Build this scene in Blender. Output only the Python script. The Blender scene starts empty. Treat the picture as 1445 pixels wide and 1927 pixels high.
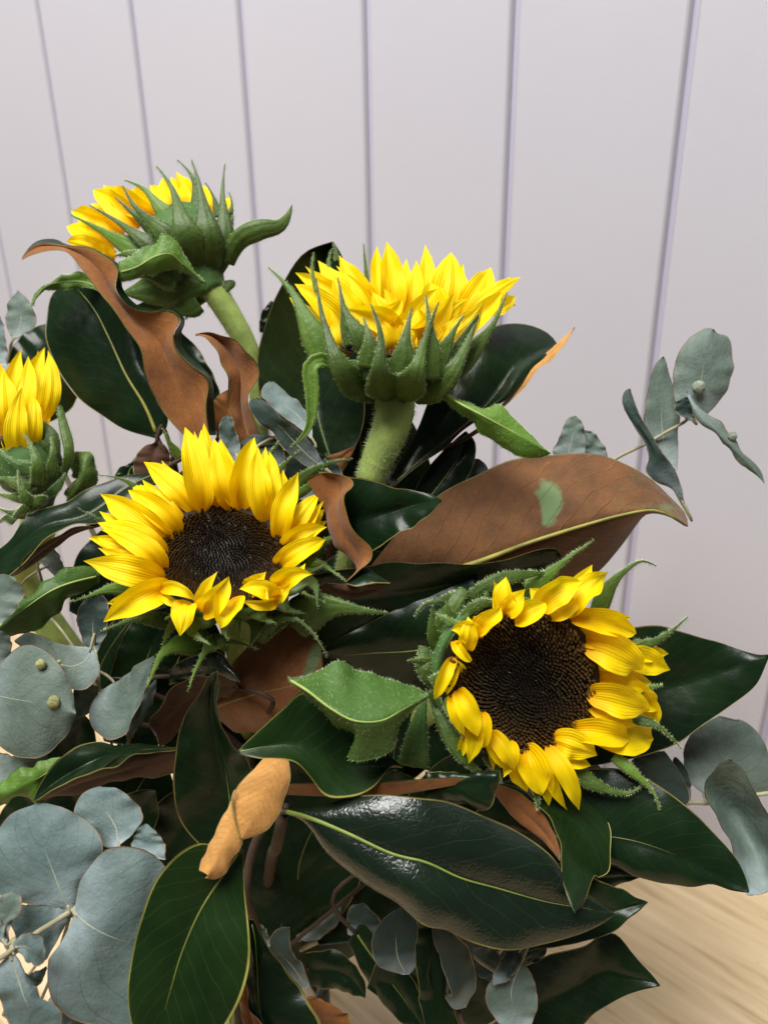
import bpy, math, random
import numpy as np
random.seed(7); rng = np.random.default_rng(7)
S = bpy.context.scene
COL = S.collection
V3 = lambda *a: np.array(a, float)
def nz(v): return v/(np.linalg.norm(v)+1e-12)

# ------------------------------------------------------------------ camera
F = 1448.0; CX, CY = 722.5, 963.5                 # focal length / centre in photo pixels
CAM_H = 0.54
PITCH, ROLL = math.radians(22.0), math.radians(0.904)
C0 = V3(0, 0, CAM_H)
_fw = V3(0, math.cos(PITCH), -math.sin(PITCH)); _up = V3(0, math.sin(PITCH), math.cos(PITCH)); _rt = V3(1, 0, 0)
RT = _rt*math.cos(ROLL)-_up*math.sin(ROLL); UP = _rt*math.sin(ROLL)+_up*math.cos(ROLL); FW = _fw
cd = bpy.data.cameras.new('camera'); cam = bpy.data.objects.new('camera', cd); COL.objects.link(cam)
from mathutils import Matrix
m = Matrix.Identity(4)
for i in range(3):
    m[i][0] = RT[i]; m[i][1] = UP[i]; m[i][2] = -FW[i]; m[i][3] = C0[i]
cam.matrix_world = m
cd.sensor_fit = 'HORIZONTAL'; cd.sensor_width = 36; cd.lens = 36*F/1445
cd.clip_start = 0.01; cd.clip_end = 50
cd.dof.use_dof = True; cd.dof.focus_distance = 0.335; cd.dof.aperture_fstop = 12
S.camera = cam
# ------------------------------------------------------------------ light
w = bpy.data.worlds.new('World'); S.world = w; w.use_nodes = True
bg = w.node_tree.nodes['Background']; bg.inputs[0].default_value = (0.93, 0.97, 1, 1); bg.inputs[1].default_value = 0.12
def area(name, loc, tgt, size, power, col):
    l = bpy.data.lights.new(name, 'AREA'); l.shape = 'RECTANGLE'; l.size = size[0]; l.size_y = size[1]; l.energy = power; l.color = col
    o = bpy.data.objects.new(name, l); COL.objects.link(o); o.location = loc
    from mathutils import Vector
    o.rotation_euler = (Vector(tgt)-Vector(loc)).to_track_quat('-Z', 'Y').to_euler(); return o
area('window_light', (-0.55, -0.22, 2.35), (0.02, 0.4, 0.33), (1.3, 1.0), 108, (1, 0.99, 0.97))
S.view_settings.view_transform = 'Standard'; S.view_settings.look = 'None'; S.view_settings.gamma = 1
S.view_settings.exposure = 0.0
S.render.engine = 'CYCLES'

# ------------------------------------------------------------------ pixel frames -> space
FR = {'P': (0, 0, 1), 'A': (0, 280, 2.5804), 'B': (450, 400, 2.2231), 'C': (950, 560, 2.919), 'D': (130, 760, 2.2937), 'E': (700, 980, 1.9396),
      'G': (0, 1050, 2.198), 'H': (240, 1220, 2.1894), 'I': (800, 1300, 2.2403), 'J': (0, 540, 4.1906), 'K': (0, 850, 4.281), 'L': (400, 680, 3.8528),
      'M': (460, 1600, 2.89), 'N': (560, 860, 3.6125), 'O': (1050, 1300, 3.658), 'Q': (0, 1600, 4.516), 'R': (270, 1120, 3.905)}
def px(fr, p):
    x0, y0, s = FR[fr]; return (x0+p[0]/s, y0+p[1]/s)
def W(x, y, d): return C0+FW*d+RT*((x-CX)/F*d)+UP*((CY-y)/F*d)
def c(fr, pts, d):
    """traced points at given distances -> 3D control points"""
    n = len(pts); ds = np.atleast_1d(np.array(d, float))
    ds = np.interp(np.linspace(0, 1, n), np.linspace(0, 1, len(ds)), ds) if len(ds) > 1 else np.full(n, ds[0])
    return np.array([W(*px(fr, p), dd) for p, dd in zip(pts, ds)])
def catmull(P, n):
    P = np.asarray(P, float)
    if len(P) == 2: P = np.array([P[0], P.mean(0), P[1]])
    ch = np.sqrt(np.linalg.norm(np.diff(P, axis=0), axis=1))+1e-9
    t = np.concatenate([[0], np.cumsum(ch)])
    m = np.zeros_like(P)
    m[1:-1] = ((P[2:]-P[1:-1])/ch[1:, None]*ch[:-1, None]+(P[1:-1]-P[:-2])/ch[:-1, None]*ch[1:, None])/(ch[1:]+ch[:-1])[:, None]
    m[0] = (P[1]-P[0])/ch[0]*1.5-m[1]*.5; m[-1] = (P[-1]-P[-2])/ch[-1]*1.5-m[-2]*.5
    def ev(q):
        k = np.clip(np.searchsorted(t, q, 'right')-1, 0, len(P)-2); h = ch[k]; s = ((q-t[k])/h)[:, None]; h = h[:, None]
        return (2*s**3-3*s**2+1)*P[k]+(s**3-2*s**2+s)*h*m[k]+(-2*s**3+3*s**2)*P[k+1]+(s**3-s**2)*h*m[k+1]
    fine = ev(np.linspace(0, t[-1], 160))
    L = np.concatenate([[0], np.cumsum(np.linalg.norm(np.diff(fine, axis=0), axis=1))])
    q = np.linspace(0, L[-1], n)
    return np.stack([np.interp(q, L, fine[:, i]) for i in range(3)], 1)

# ------------------------------------------------------------------ materials
def mat(name):
    m = bpy.data.materials.new(name); m.use_nodes = True; nt = m.node_tree
    return m, nt, nt.nodes['Principled BSDF']
def N(nt, t, **k):
    n = nt.nodes.new(t)
    for a, b in k.items():
        if a.startswith('i_'): n.inputs[int(a[2:]) if a[2:].isdigit() else a[2:]].default_value = b
        else: setattr(n, a, b)
    return n
def noise(nt, co, scale, detail=4, rough=.55):
    n = N(nt, 'ShaderNodeTexNoise'); n.inputs['Scale'].default_value = scale; n.inputs['Detail'].default_value = detail; n.inputs['Roughness'].default_value = rough
    if co is not None: nt.links.new(co, n.inputs['Vector'])
    return n.outputs['Fac']
def ramp(nt, fac, stops):
    r = N(nt, 'ShaderNodeValToRGB'); e = r.color_ramp.elements
    while len(e) < len(stops): e.new(0.5)
    for q, (p, col) in zip(e, stops): q.position = p; q.color = (*col, 1) if len(col) == 3 else col
    nt.links.new(fac, r.inputs[0]); return r.outputs['Color']
def mth(nt, op, a, b=None, cc=None):
    n = N(nt, 'ShaderNodeMath', operation=op)
    for i, v in enumerate((a, b, cc)):
        if v is None: continue
        if isinstance(v, (int, float)): n.inputs[i].default_value = v
        else: nt.links.new(v, n.inputs[i])
    return n.outputs[0]
def mix(nt, fac, a, b, typ='MIX'):
    n = N(nt, 'ShaderNodeMix', data_type='RGBA', blend_type=typ)
    for i, v in ((0, fac), (6, a), (7, b)):
        if isinstance(v, (int, float)): n.inputs[i].default_value = v
        elif isinstance(v, tuple): n.inputs[i].default_value = (*v, 1)
        else: nt.links.new(v, n.inputs[i])
    return n.outputs[2]
def bump(nt, bsdf, h, strength, dist=.001, chain=None):
    b = N(nt, 'ShaderNodeBump'); b.inputs['Strength'].default_value = strength; b.inputs['Distance'].default_value = dist
    nt.links.new(h, b.inputs['Height'])
    if chain is not None: nt.links.new(chain, b.inputs['Normal'])
    if bsdf is not None: nt.links.new(b.outputs[0], bsdf.inputs['Normal'])
    return b.outputs[0]
def coords(nt):
    t = N(nt, 'ShaderNodeTexCoord'); sp = N(nt, 'ShaderNodeSeparateXYZ'); nt.links.new(t.outputs['UV'], sp.inputs[0])
    return t.outputs['Object'], sp.outputs[0], sp.outputs[1]
def veins(nt, u, v, ob, k=11, slope=.55, sharp=.93):
    """thin lateral veins leaving the midrib, 0..1"""
    a = mth(nt, 'ABSOLUTE', mth(nt, 'SUBTRACT', u, .5))
    ww = mth(nt, 'MULTIPLY', mth(nt, 'SUBTRACT', noise(nt, ob, 60, 2), .5), .09)
    s = mth(nt, 'ADD', mth(nt, 'SUBTRACT', v, mth(nt, 'MULTIPLY', a, slope)), ww)
    f = mth(nt, 'ABSOLUTE', mth(nt, 'SINE', mth(nt, 'MULTIPLY', s, k*math.pi)))
    r = N(nt, 'ShaderNodeMapRange', i_1=1-sharp, i_2=0., i_3=0., i_4=1.); nt.links.new(f, r.inputs[0])
    return r.outputs[0]

def magnolia_top(name, dark, light, rough=.26, crackle=.08, vein=.12, spec=.20):
    m, nt, b = mat(name); ob, u, v = coords(nt)
    n1 = noise(nt, ob, 45, 3); vn = veins(nt, u, v, ob)
    col = ramp(nt, n1, [(.3, dark), (.75, light)])
    col = mix(nt, mth(nt, 'MULTIPLY', vn, vein), col, (.12, .17, .05))
    nt.links.new(col, b.inputs['Base Color'])
    rr = N(nt, 'ShaderNodeMapRange', i_3=rough-.06, i_4=rough+.12); nt.links.new(noise(nt, ob, 160, 4), rr.inputs[0]); nt.links.new(rr.outputs[0], b.inputs['Roughness'])
    b.inputs['Specular IOR Level'].default_value = spec
    vo = N(nt, 'ShaderNodeTexVoronoi', feature='DISTANCE_TO_EDGE'); vo.inputs['Scale'].default_value = 420
    dv = N(nt, 'ShaderNodeVectorMath', operation='ADD'); nn = N(nt, 'ShaderNodeTexNoise'); nn.inputs['Scale'].default_value = 300
    sc = N(nt, 'ShaderNodeVectorMath', operation='SCALE'); sc.inputs['Scale'].default_value = .004; nt.links.new(ob, nn.inputs['Vector']); nt.links.new(nn.outputs['Color'], sc.inputs[0])
    nt.links.new(ob, dv.inputs[0]); nt.links.new(sc.outputs[0], dv.inputs[1]); nt.links.new(dv.outputs[0], vo.inputs['Vector'])
    h = mth(nt, 'MINIMUM', vo.outputs['Distance'], .25)
    c1 = bump(nt, None, noise(nt, ob, 60, 2), .35, .0025)
    c2 = bump(nt, None, vn, -.3, .0004, c1)
    bump(nt, b, mth(nt, 'ADD', h, mth(nt, 'MULTIPLY', noise(nt, ob, 900, 3), .3)), crackle, .0009, c2)
    return m
def felt(name, a, bcol, patch=None, pthr=.6):
    m, nt, b = mat(name); ob, u, v = coords(nt)
    n1 = noise(nt, ob, 42, 7, .68); n2 = noise(nt, ob, 700, 3)
    col = ramp(nt, n1, [(.28, a), (.72, bcol)])
    col = mix(nt, mth(nt, 'MULTIPLY', mth(nt, 'SUBTRACT', n2, .35), .5), col, tuple(x*.45 for x in a))
    vn = veins(nt, u, v, ob, 12, .5, .86)
    col = mix(nt, mth(nt, 'MULTIPLY', vn, .30), col, tuple(x*1.7 for x in bcol))
    if patch:
        du = mth(nt, 'DIVIDE', mth(nt, 'SUBTRACT', u, patch[0]), patch[2]); dv = mth(nt, 'DIVIDE', mth(nt, 'SUBTRACT', v, patch[1]), patch[3])
        r = mth(nt, 'SQRT', mth(nt, 'ADD', mth(nt, 'MULTIPLY', du, du), mth(nt, 'MULTIPLY', dv, dv)))
        r = mth(nt, 'ADD', r, mth(nt, 'MULTIPLY', mth(nt, 'SUBTRACT', noise(nt, ob, 120, 5), .5), 1.8))
        k = N(nt, 'ShaderNodeMapRange', i_1=1.15, i_2=.8, i_4=.85); nt.links.new(r, k.inputs[0]); k = k.outputs[0]
        if len(patch) > 4:      # faint scuffed streaks towards the tip
            w_ = N(nt, 'ShaderNodeMapRange', i_1=patch[4], i_2=patch[4]+.18); nt.links.new(v, w_.inputs[0])
            q = N(nt, 'ShaderNodeMapRange', i_1=.5, i_2=.68); nt.links.new(noise(nt, ob, 95, 6, .7), q.inputs[0])
            k = mth(nt, 'MAXIMUM', k, mth(nt, 'MULTIPLY', mth(nt, 'MULTIPLY', w_.outputs[0], q.outputs[0]), .6))
        col = mix(nt, k, col, (.11, .18, .075))
    nt.links.new(col, b.inputs['Base Color']); b.inputs['Roughness'].default_value = .75; b.inputs['Specular IOR Level'].default_value = .25
    b.inputs['Sheen Weight'].default_value = .12
    c1 = bump(nt, None, vn, .6, .0008); c1 = bump(nt, None, n1, .5, .002, c1)
    bump(nt, b, n2, .3, .0004, c1)
    return m
def plain(name, col, rough=.6, var=.25, scale=200, spec=.4, bmp=.15):
    m, nt, b = mat(name); ob, u, v = coords(nt); n1 = noise(nt, ob, scale, 4)
    nt.links.new(ramp(nt, n1, [(.25, tuple(x*(1-var) for x in col)), (.75, tuple(min(1, x*(1+var)) for x in col))]), b.inputs['Base Color'])
    b.inputs['Roughness'].default_value = rough; b.inputs['Specular IOR Level'].default_value = spec
    bump(nt, b, n1, bmp, .0008); return m
def add_trans(m, nt, b, col, fac):
    out = nt.nodes['Material Output']; tr = N(nt, 'ShaderNodeBsdfTranslucent'); mx = N(nt, 'ShaderNodeMixShader'); mx.inputs[0].default_value = fac
    if isinstance(col, tuple): tr.inputs[0].default_value = (*col, 1)
    else: nt.links.new(col, tr.inputs[0])
    nt.links.new(b.outputs[0], mx.inputs[1]); nt.links.new(tr.outputs[0], mx.inputs[2]); nt.links.new(mx.outputs[0], out.inputs[0])
def petal_mat():
    m, nt, b = mat('petal_yellow'); ob, u, v = coords(nt)
    col = ramp(nt, v, [(0, (.80, .33, .0)), (.18, (.92, .58, .0)), (.45, (.95, .725, .001)), (1, (.955, .765, .003))])
    st = N(nt, 'ShaderNodeTexWave', wave_type='BANDS', bands_direction='X'); st.inputs['Scale'].default_value = 3.4; st.inputs['Distortion'].default_value = 1.2; st.inputs['Detail'].default_value = 2
    cmb = N(nt, 'ShaderNodeCombineXYZ'); nt.links.new(u, cmb.inputs[0]); nt.links.new(mth(nt, 'MULTIPLY', v, .25), cmb.inputs[1]); nt.links.new(cmb.outputs[0], st.inputs['Vector'])
    col = mix(nt, mth(nt, 'MULTIPLY', st.outputs['Fac'], .16), col, (.84, .52, .0))
    oi = N(nt, 'ShaderNodeObjectInfo')
    col = mix(nt, mth(nt, 'MULTIPLY', oi.outputs['Random'], .2), col, (.93, .62, .0))
    nt.links.new(col, b.inputs['Base Color']); b.inputs['Roughness'].default_value = .55; b.inputs['Specular IOR Level'].default_value = .25
    c1 = bump(nt, None, st.outputs['Fac'], .30, .0005); bump(nt, b, noise(nt, ob, 500, 3), .08, .0005, c1)
    add_trans(m, nt, b, col, .42); return m
def green_leaf(name, a, bcol, k=9, tr=.22, rough=.5, crin=.6):
    m, nt, b = mat(name); ob, u, v = coords(nt); n1 = noise(nt, ob, 110, 6, .7); vn = veins(nt, u, v, ob, k, .9, .88)
    oi = N(nt, 'ShaderNodeObjectInfo')
    col = ramp(nt, n1, [(.25, a), (.8, bcol)]); col = mix(nt, mth(nt, 'MULTIPLY', vn, .3), col, tuple(min(1, x*1.8) for x in bcol))
    col = mix(nt, mth(nt, 'MULTIPLY', oi.outputs['Random'], .35), col, tuple(x*1.5 for x in bcol))
    nt.links.new(col, b.inputs['Base Color']); b.inputs['Roughness'].default_value = rough; b.inputs['Specular IOR Level'].default_value = .35
    c1 = bump(nt, None, vn, -.5, .0008); c1 = bump(nt, None, noise(nt, ob, 240, 3), crin, .001, c1); bump(nt, b, noise(nt, ob, 1100, 2), .25, .0005, c1)
    add_trans(m, nt, b, mix(nt, .5, col, tuple(min(1, x*2.2) for x in bcol)), tr); return m
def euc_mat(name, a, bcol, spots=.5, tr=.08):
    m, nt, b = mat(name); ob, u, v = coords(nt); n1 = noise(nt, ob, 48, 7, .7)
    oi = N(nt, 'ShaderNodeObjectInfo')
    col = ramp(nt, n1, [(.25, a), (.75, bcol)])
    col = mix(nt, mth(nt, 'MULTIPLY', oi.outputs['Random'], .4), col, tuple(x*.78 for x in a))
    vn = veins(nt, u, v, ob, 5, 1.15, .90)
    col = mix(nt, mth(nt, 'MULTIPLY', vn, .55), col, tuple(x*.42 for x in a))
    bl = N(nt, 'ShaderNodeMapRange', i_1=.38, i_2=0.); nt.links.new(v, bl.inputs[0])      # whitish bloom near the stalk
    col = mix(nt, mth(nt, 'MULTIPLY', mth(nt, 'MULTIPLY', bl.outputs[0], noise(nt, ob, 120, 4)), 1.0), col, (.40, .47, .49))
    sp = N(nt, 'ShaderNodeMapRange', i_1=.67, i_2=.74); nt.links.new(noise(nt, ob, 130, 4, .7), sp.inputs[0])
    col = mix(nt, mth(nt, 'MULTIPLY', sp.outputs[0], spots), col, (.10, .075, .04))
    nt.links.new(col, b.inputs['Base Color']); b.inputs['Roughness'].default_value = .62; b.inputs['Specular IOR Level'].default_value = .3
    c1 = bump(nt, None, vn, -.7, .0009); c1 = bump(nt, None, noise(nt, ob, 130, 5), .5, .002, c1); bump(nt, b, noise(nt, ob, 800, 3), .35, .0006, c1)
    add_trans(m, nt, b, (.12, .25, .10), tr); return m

MT = {}
MT['mag'] = magnolia_top('magnolia_green', (.0033, .010, .0035), (.007, .019, .0055))
MT['mag_g'] = magnolia_top('magnolia_fresh_green', (.0045, .015, .003), (.010, .026, .005), .34, .08, .2, .16)
MT['mag_c'] = magnolia_top('magnolia_leathery', (.003, .008, .004), (.006, .014, .006), .22, .28, spec=.42)
MT['felt'] = felt('magnolia_rust', (.095, .031, .006), (.26, .094, .017))
MT['felt_p'] = felt('magnolia_rust_patch', (.060, .025, .008), (.175, .072, .020), (.30, .56, .13, .035, .72))
MT['felt_q'] = felt('magnolia_rust_patch_small', (.15, .055, .018), (.24, .095, .032), (.22, .86, .26, .05))
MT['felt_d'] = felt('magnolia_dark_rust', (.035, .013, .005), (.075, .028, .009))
MT['tan'] = felt('magnolia_tan', (.27, .115, .022), (.56, .28, .075))
MT['rim'] = plain('magnolia_margin', (.125, .10, .025), .5, .75, 60)
MT['rimb'] = plain('magnolia_margin_bright', (.21, .20, .04), .5, .6, 60)
MT['midrib'] = plain('magnolia_midrib', (.16, .21, .035), .5)
MT['midrib_b'] = plain('magnolia_midrib_tan', (.27, .19, .055), .6)
MT['wood'] = plain('brown_twig', (.045, .026, .016), .8, .35, 150, .3, .4)
MT['petal'] = petal_mat()
MT['bract'] = green_leaf('bract_green', (.022, .047, .007), (.072, .122, .018), 7, .15)
MT['bract_l'] = green_leaf('bract_light_green', (.065, .13, .017), (.12, .21, .028), 5, .25)
MT['sleaf'] = green_leaf('sunflower_leaf_green', (.030, .072, .012), (.058, .125, .021), 8, .2, .5, .9)
MT['sleaf_l'] = green_leaf('sunflower_leaf_light', (.07, .145, .018), (.115, .22, .028), 8, .3, .5, .8)
MT['sstem'] = plain('sunflower_stem_green', (.26, .34, .085), .6, .3, 120, .3, .3)
MT['body'] = plain('calyx_green', (.045, .10, .022), .7, .35, 150, .3, .4)
MT['hair'] = plain('pale_hair', (.44, .53, .28), .6, .1)
MT['euc'] = euc_mat('eucalyptus_blue', (.050, .088, .085), (.165, .212, .198))
MT['euc_g'] = euc_mat('eucalyptus_green', (.075, .112, .088), (.185, .23, .19), .3, .15)
MT['euc_d'] = euc_mat('eucalyptus_dark_shaded', (.018, .034, .029), (.035, .060, .050), .3)  # darker copy: shade on the dim inner leaves is painted into the colour
MT['euc_rim'] = plain('eucalyptus_margin', (.15, .105, .07), .6)
MT['euc_rib'] = plain('eucalyptus_rib', (.26, .27, .19), .6)
MT['euc_stem'] = plain('eucalyptus_twig', (.26, .24, .15), .7, .3, 150)
MT['gall'] = plain('leaf_gall', (.22, .22, .09), .7, .5, 420, .3, .6)
MT['gall_w'] = plain('pale_leaf_gall', (.17, .19, .14), .8, .6, 420, .3, .6)
def disc_mats():
    m, nt, b = mat('floret_brown'); ob, u, v = coords(nt)       # u: 0 centre .. 1 rim, v: 0 foot .. 1 tip
    col = ramp(nt, u, [(.0, (.010, .008, .006)), (.5, (.014, .010, .006)), (.72, (.026, .014, .005)), (1, (.075, .038, .009))])
    col = mix(nt, mth(nt, 'MULTIPLY', v, .5), col, mix(nt, u, (.010, .008, .008), (.13, .068, .016)))
    nt.links.new(col, b.inputs['Base Color']); b.inputs['Roughness'].default_value = .7; b.inputs['Specular IOR Level'].default_value = .2
    return m
MT['floret'] = disc_mats(); MT['disc'] = plain('disc_dark', (.016, .010, .006), .8)

# ------------------------------------------------------------------ mesh helpers
def thing(name, label, cat, loc, group=None):
    o = bpy.data.objects.new(name, None); COL.objects.link(o); o.location = loc; o.empty_display_size = .02
    o['label'] = label; o['category'] = cat
    if group: o['group'] = group
    return o
def mesh(name, verts, faces, mats, parent=None, midx=None, uvs=None, smooth=True, kind=None):
    verts = np.asarray(verts, float)
    org = V3(0, 0, 0); q = parent
    while q is not None: org = org+np.array(q.location); q = q.parent
    me = bpy.data.meshes.new(name); me.from_pydata((verts-org).tolist(), [], faces)
    for k in mats: me.materials.append(MT[k] if isinstance(k, str) else k)
    if midx is not None: me.polygons.foreach_set('material_index', np.asarray(midx, np.int32))
    if uvs is not None:
        li = np.zeros(len(me.loops), np.int32); me.loops.foreach_get('vertex_index', li)
        ul = me.uv_layers.new(name='UVMap'); ul.data.foreach_set('uv', np.asarray(uvs, np.float32)[li].ravel())
    if smooth: me.polygons.foreach_set('use_smooth', np.ones(len(me.polygons), bool))
    me.update(); o = bpy.data.objects.new(name, me); COL.objects.link(o); o.parent = parent
    if kind: o['kind'] = kind
    return o
def grid_normals(G):
    du = np.gradient(G, axis=1); dv = np.gradient(G, axis=0); n = np.cross(dv, du)
    n /= (np.linalg.norm(n, axis=2, keepdims=True)+1e-12)
    for e, s in ((0, 1), (-1, -2)):     # pointed ends have no width: borrow the neighbour's normal
        n[e] = n[s]
    return n
def shell(name, G, us, vs, mats, parent, thick, side='top', rim=True):
    """closed thin blade: top skin, underside skin and margin as separate materials"""
    n, mcount = G.shape[:2]; Nn = grid_normals(G)
    view = C0-G; f = np.sum(Nn*view, axis=2)
    area_w = np.linalg.norm(np.cross(np.gradient(G, axis=0), np.gradient(G, axis=1)), axis=2)
    sgn = 1 if (np.sign(f)*area_w*np.abs(f)).sum() > 0 else -1
    if side == 'bot': sgn = -sgn
    taper = np.minimum(1, np.minimum(1-np.abs(us*2-1), .12)/.12*.8+.2)[None, :, None]
    T = G+Nn*(sgn*thick/2)*taper; B = G-Nn*(sgn*thick/2)*taper
    verts = np.concatenate([T.reshape(-1, 3), B.reshape(-1, 3)]); off = n*mcount
    uu, vv = np.meshgrid(us, vs); uv = np.stack([uu.ravel(), vv.ravel()], 1); uv = np.concatenate([uv, uv])
    faces = []; mi = []
    for i in range(n-1):
        for j in range(mcount-1):
            a, b_, c_, d_ = i*mcount+j, i*mcount+j+1, (i+1)*mcount+j+1, (i+1)*mcount+j
            e = rim and (j == 0 or j == mcount-2)
            q = (a, b_, c_, d_) if sgn < 0 else (a, d_, c_, b_)
            faces.append(q); mi.append(2 if e else 0)
            faces.append(tuple(x+off for x in reversed(q))); mi.append(2 if e else 1)
    ring = [j for j in range(mcount)]+[i*mcount+mcount-1 for i in range(1, n)]+[(n-1)*mcount+j for j in range(mcount-2, -1, -1)]+[i*mcount for i in range(n-2, 0, -1)]
    for a, b_ in zip(ring, ring[1:]+ring[:1]):
        faces.append((a, b_, b_+off, a+off) if sgn < 0 else (b_, a, a+off, b_+off)); mi.append(2)
    return mesh(name, verts, faces, mats, parent, mi, uv), sgn*Nn
def tube(name, pts, rad, mats, parent, n=24, sides=10, kind=None, cap=True, raw=False):
    P = catmull(pts, n); R = np.interp(np.linspace(0, 1, n), np.linspace(0, 1, len(rad)), rad) if np.ndim(rad) else np.full(n, rad)
    T = np.gradient(P, axis=0); T /= np.linalg.norm(T, axis=1, keepdims=True)
    a = nz(np.cross(T[0], V3(.3, .5, .8))); ring = []
    for i in range(n):
        a = nz(a-T[i]*a.dot(T[i])); b_ = np.cross(T[i], a)
        th = np.linspace(0, 2*math.pi, sides, endpoint=False)
        ring.append(P[i]+R[i]*(np.cos(th)[:, None]*a+np.sin(th)[:, None]*b_))
    G = np.array(ring); faces = []
    for i in range(n-1):
        for j in range(sides):
            k = (j+1) % sides; faces.append((i*sides+j, i*sides+k, (i+1)*sides+k, (i+1)*sides+j))
    if cap: faces += [tuple(range(sides-1, -1, -1)), tuple((n-1)*sides+j for j in range(sides))]
    uv = np.array([(j/sides, i/(n-1)) for i in range(n) for j in range(sides)])
    o = mesh(name, G.reshape(-1, 3), faces, mats, parent, None, uv, kind=kind)
    return (o, G, (G-P[:, None, :])/R[:, None, None]) if raw else o

def leaf(parent, curves, side='top', mats=('mag', 'felt', 'rim'), name='leaf', mid=None, midmat=None, mr=.0007, cup=0., crease=.45, puff=.0, wavy=.0006, n=34, m=8,
         thick=.0005, rimw=.00034, rib=True, teeth=0., seed=None, base=None, node=None, petr=.0011, petmat='wood'):
    """a blade lofted through traced margin / midrib curves. base: 0 or 1 = which end carries the stalk"""
    r = np.random.default_rng(seed if seed is not None else rng.integers(1 << 30))
    R = [catmull(k, n) for k in curves]
    if len(R) == 2:
        mm = (R[0]+R[1])/2; t = np.sin(np.linspace(0, math.pi, n))[:, None]
        mm = mm+(C0-mm)/np.linalg.norm(C0-mm, axis=1, keepdims=True)*(-cup*t); R = [R[0], mm, R[1]]
    wmean = np.linalg.norm(R[0]-R[-1], axis=1).mean()/2+1e-6
    e = min(.2, rimw/wmean/2); inner = np.linspace(e, 1-e, m*2+1); us = np.concatenate([[0], inner, [1]])
    A, M, B = R[0][:, None], R[len(R)//2][:, None], R[-1][:, None]; u = us[None, :, None]
    if len(R) == 3:
        quad = A*(2*(u-.5)*(u-1))+M*(4*u*(1-u))+B*(2*u*(u-.5))
        lin = np.where(u < .5, A+(M-A)*2*u, M+(B-M)*(2*u-1)); G = quad*(1-crease)+lin*crease
    else:
        kk = len(R)-1; G = np.zeros((n, len(us), 3)); st = np.stack(R, 1)
        for i in range(n): 
            for q in range(3): G[i, :, q] = np.interp(us, np.linspace(0, 1, kk+1), st[i, :, q])
    vs = np.linspace(0, 1, n); Nn = grid_normals(G); f = np.sign(np.sum(Nn*(C0-G)))
    uu, vv = np.meshgrid(us, vs); ed = np.abs(uu*2-1); env = np.sin(np.clip(vv, 0, 1)*math.pi)**.6
    dsp = np.zeros_like(uu)
    for k in range(3):
        dsp += wavy*ed**1.5*np.sin(2*math.pi*(vv*(2+1.7*k)+r.random())+np.where(uu > .5, 2.1, 0))/(1+.6*k)
    dsp += puff*np.sin(math.pi*ed)*env+wavy*.7*np.sin(vv*9+r.random()*6)*np.sin(uu*7+r.random()*6)*env
    G = G+Nn*(f*dsp*env)[..., None]
    if teeth:
        t = teeth*(r.random(n)-.3)*np.sin(np.linspace(0, math.pi, n))
        for j, jj in ((0, 1), (-1, -2)):
            dirn = G[:, j]-G[:, len(us)//2]; dirn /= np.linalg.norm(dirn, axis=1, keepdims=True)+1e-9; G[:, j] += dirn*t[:, None]
    o, Nf = shell(name, G, us, vs, mats, parent, thick, side)
    mc = G[:, len(us)//2 if mid is None else int(np.argmin(abs(us-mid)))]
    if rib:
        rd = np.linspace(1, .25, n)*mr
        if base == 1: rd = rd[::-1]
        rd = rd.copy()
        tube('midrib', mc[1:-1:2], rd, [midmat or ('midrib' if mats[0].startswith('mag') and side == 'top' else 'midrib_b')], o, n=n, sides=6)
    if node is not None and base is not None:
        b0 = mc[0] if base != 1 else mc[-1]; t0 = (mc[1]-mc[4]) if base != 1 else (mc[-2]-mc[-5])
        L = np.linalg.norm(node-b0); p1 = b0+nz(t0)*min(.02, L*.3)
        tube('petiole', [b0+nz(-t0)*.002, p1, (p1+node)/2+V3(0, .004, 0), node], [petr, petr*1.1, petr*1.2], [petmat], parent, n=18, sides=7)
    o['_g'] = 0; del o['_g']
    return o, G, Nf

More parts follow.
